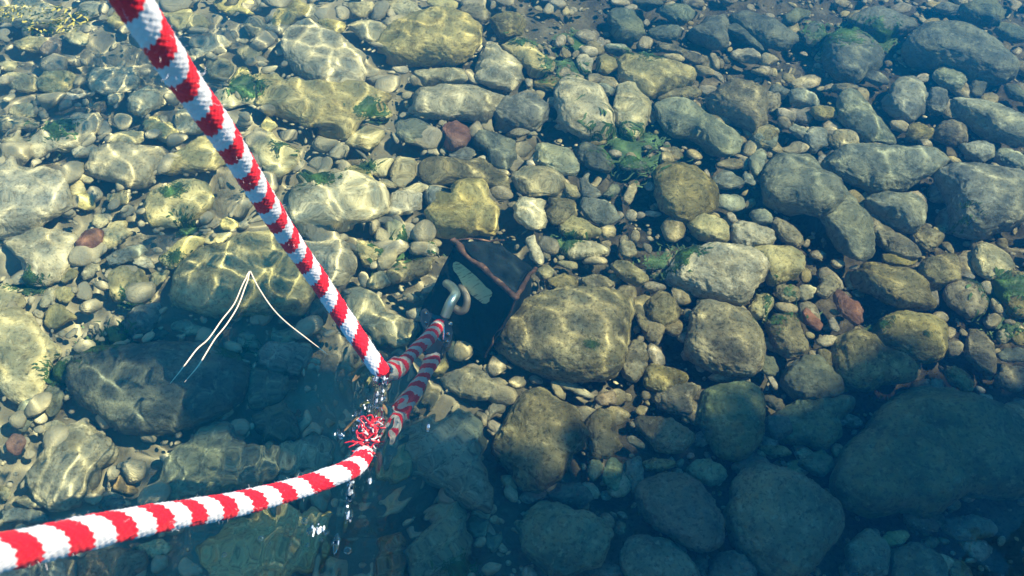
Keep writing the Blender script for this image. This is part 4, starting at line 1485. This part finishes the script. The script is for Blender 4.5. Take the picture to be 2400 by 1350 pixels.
def slab(name, px, z, thick, mat, bev=.0008):
    """a solid plate with the given outline, its top at height z"""
    bm = bmesh.new()
    top = [bm.verts.new(under(x, y, z) - org) for x, y in px]
    low = [bm.verts.new(under(x, y, z) - org - np.array([0, 0, thick])) for x, y in px]
    n_ = len(px)
    bm.faces.new(top); bm.faces.new(low[::-1])
    for k in range(n_): bm.faces.new((top[k], low[k], low[(k + 1) % n_], top[(k + 1) % n_]))
    bmesh.ops.recalc_face_normals(bm, faces=bm.faces)
    bmesh.ops.bevel(bm, geom=bm.edges[:], offset=bev, segments=2, affect='EDGES')
    return bm_obj(name, bm, mat, pulley)


def bolt(x, y, z, r):
    bm = bmesh.new()
    c_ = under(x, y, z) - org
    d_ = np.array([.25, -.35, .9]); d_ /= np.linalg.norm(d_)
    tube(bm, [c_ - d_ * .004, c_, c_ + d_ * .0015, c_ + d_ * .0026], [r, r, r * .85, r * .45], 8)
    bm_obj('bolt_head', bm, m_chrome, pulley, smooth=False)


slab('cheek_plate', [(1040, 748), (1050, 746), (1057, 754), (1059, 772), (1054, 796), (1047, 812), (1039, 814), (1037, 796), (1041, 775)], PZ + .014, .012, m_black)
slab('cheek_plate', [(984, 728), (996, 722), (1006, 728), (1008, 745), (1000, 764), (992, 775), (984, 770), (981, 750)], PZ + .004, .012, m_black)
slab('bridge', [(996, 728), (1048, 740), (1050, 750), (1040, 755), (1004, 744)], PZ - .004, .010, m_black)
slab('sheave', [(1014, 768), (1024, 760), (1036, 764), (1041, 780), (1038, 802), (1026, 799), (1010, 790)], PZ + .001, .009, m_chrome, .002)
slab('guard', [(1001, 791), (1013, 789), (1030, 797), (1041, 804), (1040, 816), (1034, 830), (1018, 833), (1000, 828), (994, 808)], PZ + .012, .012, m_black, .0015)
slab('spring_clip', [(1037, 764), (1041, 762), (1040, 780), (1037, 794), (1033, 794), (1035, 778)], PZ + .015, .003, m_chrome, .0004)
bolt(998, 734, PZ + .006, .0020); bolt(994, 757, PZ + .006, .0018)
bolt(1056, 755, PZ + .017, .0023); bolt(1049, 780, PZ + .017, .0021); bolt(1045, 797, PZ + .017, .0019)
bm = bmesh.new()
tube(bm, np.array([under(1036, 812, PZ + .012), under(1033, 826, PZ + .014), under(1029, 839, PZ + .015)]) - org, [.0019, .0018, .0014], 10)
bm_obj('lever', bm, m_black, pulley, smooth=True)

# ------------------------------------------------------------------ floating pine needles
m_needle, nt, b = new_mat('dry_pine_needle')
vec = node(nt, 'ShaderNodeTexCoord').outputs['Object']
nt.links.new(mixc(nt, noise(nt, vec, 90, 3), (.62, .42, .26), (.80, .64, .46)), b.inputs['Base Color'])
b.inputs['Roughness'].default_value = .45
needle = bpy.data.objects.new('pine_needles', None)
sc.collection.objects.link(needle)
n0 = above(588, 644, .0022)
needle.location = n0
tag(needle, 'bundle of three dry pine needles joined at one dark tip, floating on the water', 'pine needles')
for k, pts in enumerate([[(588, 644), (574, 668), (552, 716), (522, 756), (492, 800), (465, 826), (434, 868), (403, 907)],
                         [(589, 645), (580, 672), (560, 722), (532, 768), (505, 803), (470, 862), (437, 903)],
                         [(590, 644), (606, 676), (636, 722), (668, 757), (716, 795), (770, 836)]]):
    pp = catmull([above(x, y, 0) for x, y in pts], 10)
    for q in range(len(pp)):
        pp[q, 2] = wave_z(pp[q]) + .0034 + (.001 if q < 6 else 0)
    rad_ = [(.00050 if t < .8 else .00050 - (t - .8) * .0018) for t in np.linspace(0, 1, len(pp))]
    bm = bmesh.new()
    tube(bm, pp - n0, rad_, 8)
    bm_obj('needle', bm, m_needle, needle, smooth=True)
bm = bmesh.new()
tube(bm, [above(587, 639, .004) - n0, above(588, 643, .0034) - n0, above(589, 648, .0022) - n0], [.0009, .0013, .0009], 8)
bm_obj('sheath', bm, simple('needle_sheath', (.03, .018, .012), .7), needle, smooth=True)

# ------------------------------------------------------------------ bubbles, drops and bits caught in the wake
m_drop, nt, b = new_mat('water_drop')
nt.nodes.remove(b)
gl = node(nt, 'ShaderNodeBsdfGlass'); gl.inputs['IOR'].default_value = IOR; gl.inputs['Roughness'].default_value = 0
nt.links.new(gl.outputs[0], nt.nodes['Material Output'].inputs[0])
m_film, nt, b = new_mat('bubble_film')
nt.nodes.remove(b)
gs = node(nt, 'ShaderNodeBsdfGlossy'); gs.inputs['Roughness'].default_value = .02
tr = node(nt, 'ShaderNodeBsdfTransparent')
lw = node(nt, 'ShaderNodeFresnel'); lw.inputs[0].default_value = 1.5
mx = node(nt, 'ShaderNodeMixShader')
nt.links.new(math_n(nt, 'MULTIPLY', lw.outputs[0], .8, True), mx.inputs[0])
nt.links.new(tr.outputs[0], mx.inputs[1]); nt.links.new(gs.outputs[0], mx.inputs[2])
nt.links.new(mx.outputs[0], nt.nodes['Material Output'].inputs[0])
BUB = [(714, 1220, 8, 'largest clear bubble on the water below the lower rope'),
       (612, 1262, 7, 'clear bubble under the middle of the lower rope, left of the largest bubble'),
       (632, 1273, 3, 'tiny bubble beside the clear bubble under the middle of the lower rope'),
       (527, 1302, 6, 'left-most clear bubble near the bottom edge below the lower rope'),
       (722, 1277, 5, 'small bubble close below the largest bubble in the wake'),
       (752, 1264, 5, 'small bubble at the right of the largest bubble in the wake'),
       (815, 1291, 9, 'flat bluish bubble near the bottom edge in the wake'),
       (682, 1276, 4, 'small bright bubble between the two clear bubbles under the rope'),
       (1532, 970, 2, 'lone tiny white bubble over the deep stones at the right')]
for x, y, r, lab in BUB:
    p = above(x, y, 0)
    mpp = np.linalg.norm(above(x + 5, y, 0) - p) / 5
    v, f = ICO[4]
    q = v * r * mpp * np.array([1, 1, .75])
    o = link('bubble', mesh_from(q, f, m_film, name='bubble'))
    o.location = (p[0], p[1], wave_z(p) + r * mpp * .15)
    tag(o, lab, 'bubble', 'bubbles on the wake')
rr = random.Random(8)
VV, FF, base = [], [], 0
spots = [(890, 890, 16, 10, 30), (888, 925, 20, 18, 14), (868, 960, 26, 24, 16), (842, 990, 22, 14, 12), (800, 1020, 14, 8, 8), (822, 1140, 8, 26, 26), (818, 1170, 5, 14, 10),
         (817, 1210, 8, 12, 12), (745, 1240, 22, 12, 22), (786, 1272, 10, 8, 5), (865, 1000, 25, 40, 16), (1005, 1000, 3, 3, 2), (866, 1125, 4, 4, 3)]
for x, y, sx, sy, n in spots:
    for k in range(n):
        p = above(x + rr.gauss(0, sx * .5), y + rr.gauss(0, sy * .5), .001)
        r = rr.uniform(.0004, .0013) * (1.5 if rr.random() < .12 else 1)
        v, f = ICO[2]
        VV.append(v * r * np.array([1, rr.uniform(1, 2.2) if rr.random() < .7 else rr.uniform(2.5, 5.5), .8]) + np.array([p[0], p[1], wave_z(p) + r * .6])); FF.append(f + base); base += len(v)
m_glint, nt, b = new_mat('glint')  # white flecks painted in for sun glints on the droplets
b.inputs['Base Color'].default_value = (.85, .88, .9, 1); b.inputs['Roughness'].default_value = .25
VF, FFo, bf = [], [], 0
for x, y, sx, sy, n in spots:
    for k in range(int(n * .7)):
        p = above(x + rr.gauss(0, sx * .45), y + rr.gauss(0, sy * .45), .001)
        r = rr.uniform(.0003, .00095)
        v, f = ICO[2]
        VF.append(v * r * np.array([1, rr.uniform(1, 2.6), .7]) + np.array([p[0], p[1], wave_z(p) + r * .5])); FFo.append(f + bf); bf += len(v)
tag(link('glint', mesh_from(np.concatenate(VF), np.concatenate(FFo), m_glint)), 'white foam flecks painted in where the rope breaks the surface', kind='stuff')
tag(link('splash_droplets', mesh_from(np.concatenate(VV), np.concatenate(FF), m_drop)), 'splashing droplets where the rope breaks the surface', kind='stuff')

m_leaf = simple('dead_leaf', (.26, .17, .07), .6)
m_leafg = simple('yellow_green_leaf', (.42, .40, .14), .6)
BITS = [(826, 996, 60, -42, 7, m_leaf, 'thin brown leaf sliver slanting in the wake above the frayed rope reflection'),
        (866, 896, 42, -50, 9, m_leafg, 'pale green leaf sliver just left of where the taut rope enters the water'),
        (842, 880, 46, -48, 10, m_leaf, 'brown leaf sliver left of the rope bend'),
        (856, 952, 26, -20, 10, m_leafg, 'yellow-green leaf scrap in the splash'),
        (872, 975, 28, 0, 7, m_leafg, 'lower yellow-green leaf scrap in the splash'),
        (764, 1204, 26, -20, 4, m_leafg, 'small curved yellow twig in the wake below the rope'),
        (905, 965, 26, 70, 8, m_leaf, 'reddish-brown leaf scrap beside the submerged rope leg')]
for x, y, L_, ang, w_, mt, lab in BITS:
    bm = bmesh.new()
    p0 = above(x, y, 0)
    n = 9
    prev = None
    for k in range(n):
        t = k / (n - 1) - .5
        hw = w_ / 2 * math.cos(t * math.pi * .92) ** .6
        ux, uy = math.cos(R(ang)), math.sin(R(ang))
        bend = 5 * t * t
        a = above(x + ux * t * L_ - uy * (hw + bend), y + uy * t * L_ + ux * (hw + bend), 0)
        c_ = above(x + ux * t * L_ - uy * (-hw + bend), y + uy * t * L_ + ux * (-hw + bend), 0)
        m_ = (a + c_) / 2
        row = [bm.verts.new(q - p0 + np.array([0, 0, z_ + .001 * math.sin(6 * t)])) for q, z_ in ((a, .0005), (m_, -.0006), (c_, .0005))]
        if prev:
            for j in (0, 1): bm.faces.new((prev[j], prev[j + 1], row[j + 1], row[j]))
        prev = row
    bmesh.ops.solidify(bm, geom=bm.faces[:], thickness=.0003)
    o = bm_obj('leaf_scrap', bm, mt, smooth=True)
    o.location = (p0[0], p0[1], wave_z(p0) + .0015)
    tag(o, lab, 'leaf', 'leaf scraps in the wake')

# ------------------------------------------------------------------ unseen leafy branch, added and shaped to cast the shade on the lower bed
def toward_sun(p, h):
    """where the sunbeam that lands on bed point p passes height h"""
    s = np.array(SUN_DIR)
    k = s[:2] / IOR
    w = np.array([k[0], k[1], math.sqrt(1 - k @ k)])
    q = p + w * (-p[2] / w[2])
    return q + s * (h / s[2])


BR_H = 1.7
outline = [(235, 780), (400, 680), (640, 650), (830, 720), (960, 860), (1090, 990), (1240, 1050), (1420, 1020), (1560, 930), (1900, 900), (2120, 800), (2400, 800),
           (2800, 760), (3000, 1300), (2900, 1750), (1500, 1750), (500, 1650), (350, 1300), (260, 1050)]
poly = np.array([toward_sun(on_bed(x, y, .03), BR_H)[:2] for x, y in outline])


def inside(x, y, pl):
    n_ = len(pl); r_ = np.zeros(len(x), bool)
    for i_ in range(n_):
        x0, y0 = pl[i_]; x1, y1 = pl[(i_ + 1) % n_]
        c_ = ((y0 > y) != (y1 > y)) & (x < (x1 - x0) * (y - y0) / (y1 - y0 + 1e-12) + x0)
        r_ ^= c_
    return r_


rng = np.random.default_rng(21)
lo_, hi_ = poly.min(0), poly.max(0)
q = rng.uniform(lo_, hi_, (9000, 2))
q = q[inside(q[:, 0], q[:, 1], poly)]
pa, pb = poly, np.roll(poly, -1, 0)
de = np.full(len(q), 9.0)
for a0, b0_ in zip(pa, pb):
    t_ = np.clip(((q - a0) @ (b0_ - a0)) / ((b0_ - a0) @ (b0_ - a0)), 0, 1)
    de = np.minimum(de, np.hypot(*(q - a0 - t_[:, None] * (b0_ - a0)).T))
q = q[rng.random(len(q)) < np.clip(de / .13, .06, 1) ** 1.3]      # thinned at the rim to soften the shadow's edge
q = np.concatenate([q, rng.uniform([.35, -2.0], [3.4, .50], (7000, 2))])      # extra unseen leaves, added to cut the sky light
gap = [p for p in path[::20] if p[2] > -.01]            # openings kept so sun reaches the rope and the needles
for pl_ in ([(588, 644), (403, 907)], [(588, 644), (437, 903)], [(588, 644), (668, 757), (770, 836)]):
    for a_, b_ in zip(pl_, pl_[1:]):
        gap += [above(a_[0] + (b_[0] - a_[0]) * t, a_[1] + (b_[1] - a_[1]) * t, 0) for t in np.linspace(0, 1, 8)]
n_rope = len([p for p in path[::20] if p[2] > -.01])
gap = np.array([p + np.array(SUN_DIR) * ((BR_H - p[2]) / SUN_DIR[2]) for p in gap])[:, :2]
q = q[np.array([np.hypot(*(gap[:n_rope] - k_).T).min() > .062 and np.hypot(*(gap[n_rope:] - k_).T).min() > .036 for k_ in q])]
m_bleaf = simple('green_leaf', (.06, .12, .03), .5)
m_bark = simple('bark', (.12, .09, .06), .9, 0, .002)
branch = bpy.data.objects.new('added_shade_branch', None)
sc.collection.objects.link(branch)
b0 = Vector((*(poly.mean(0)), BR_H))
branch.location = b0
tag(branch, 'unseen leafy branch added to shade the lower right and cut sky light', 'branch')
VV, FF = [], []
base = 0
leaf = np.array([[-.5, 0, 0], [-.2, .26, .04], [.2, .24, .05], [.5, 0, 0], [.2, -.24, .05], [-.2, -.26, .04]])
dz = rng.uniform(0, .25, len(q))
s_ = np.array(SUN_DIR)
for k in range(len(q)):
    a, t, u = rng.uniform(0, 6.28), rng.normal(0, .45), rng.normal(0, .45)
    m = np.array(Matrix.Rotation(a, 3, 'Z') @ Matrix.Rotation(t, 3, 'X') @ Matrix.Rotation(u, 3, 'Y'))
    c_ = np.array([q[k, 0], q[k, 1], BR_H]) + s_ * dz[k] / s_[2]
    VV.append((leaf * rng.uniform(.04, .075)) @ m.T + c_ - np.array(b0))
    FF.append(np.array([[0, 1, 2, 3], [0, 3, 4, 5]]) + base)
    base += 6
tag(link('leaves', mesh_from(np.concatenate(VV), np.concatenate(FF), m_bleaf, smooth=False), branch), kind='stuff')
bm = bmesh.new()
far_ = poly[np.argmax(poly @ np.array([1, -.2]))]
pts = catmull([(far_[0] + 3.2, far_[1] - .8, 1.1), (far_[0] + 1.2, far_[1] - .2, 1.75), (far_[0], far_[1] - .15, 1.95), (b0[0] + .1, b0[1] - .2, 1.93), (b0[0] - .15, b0[1] - .22, 1.85)], 12)
tube(bm, pts - np.array(b0), list(np.linspace(.05, .008, len(pts))), 12)
for k in range(14):
    i0 = int(len(pts) * (.35 + .6 * k / 14))
    tgt = q[rng.integers(len(q))]
    seg = np.linspace(pts[i0][:2], tgt, 12)
    if min(np.hypot(*(gap - k_).T).min() for k_ in seg) < .07: continue
    tube(bm, np.linspace(pts[i0], (tgt[0], tgt[1], BR_H + .12), 6) - np.array(b0), list(np.linspace(.009, .003, 6)), 6)
bm_obj('limb', bm, m_bark, branch, smooth=True)
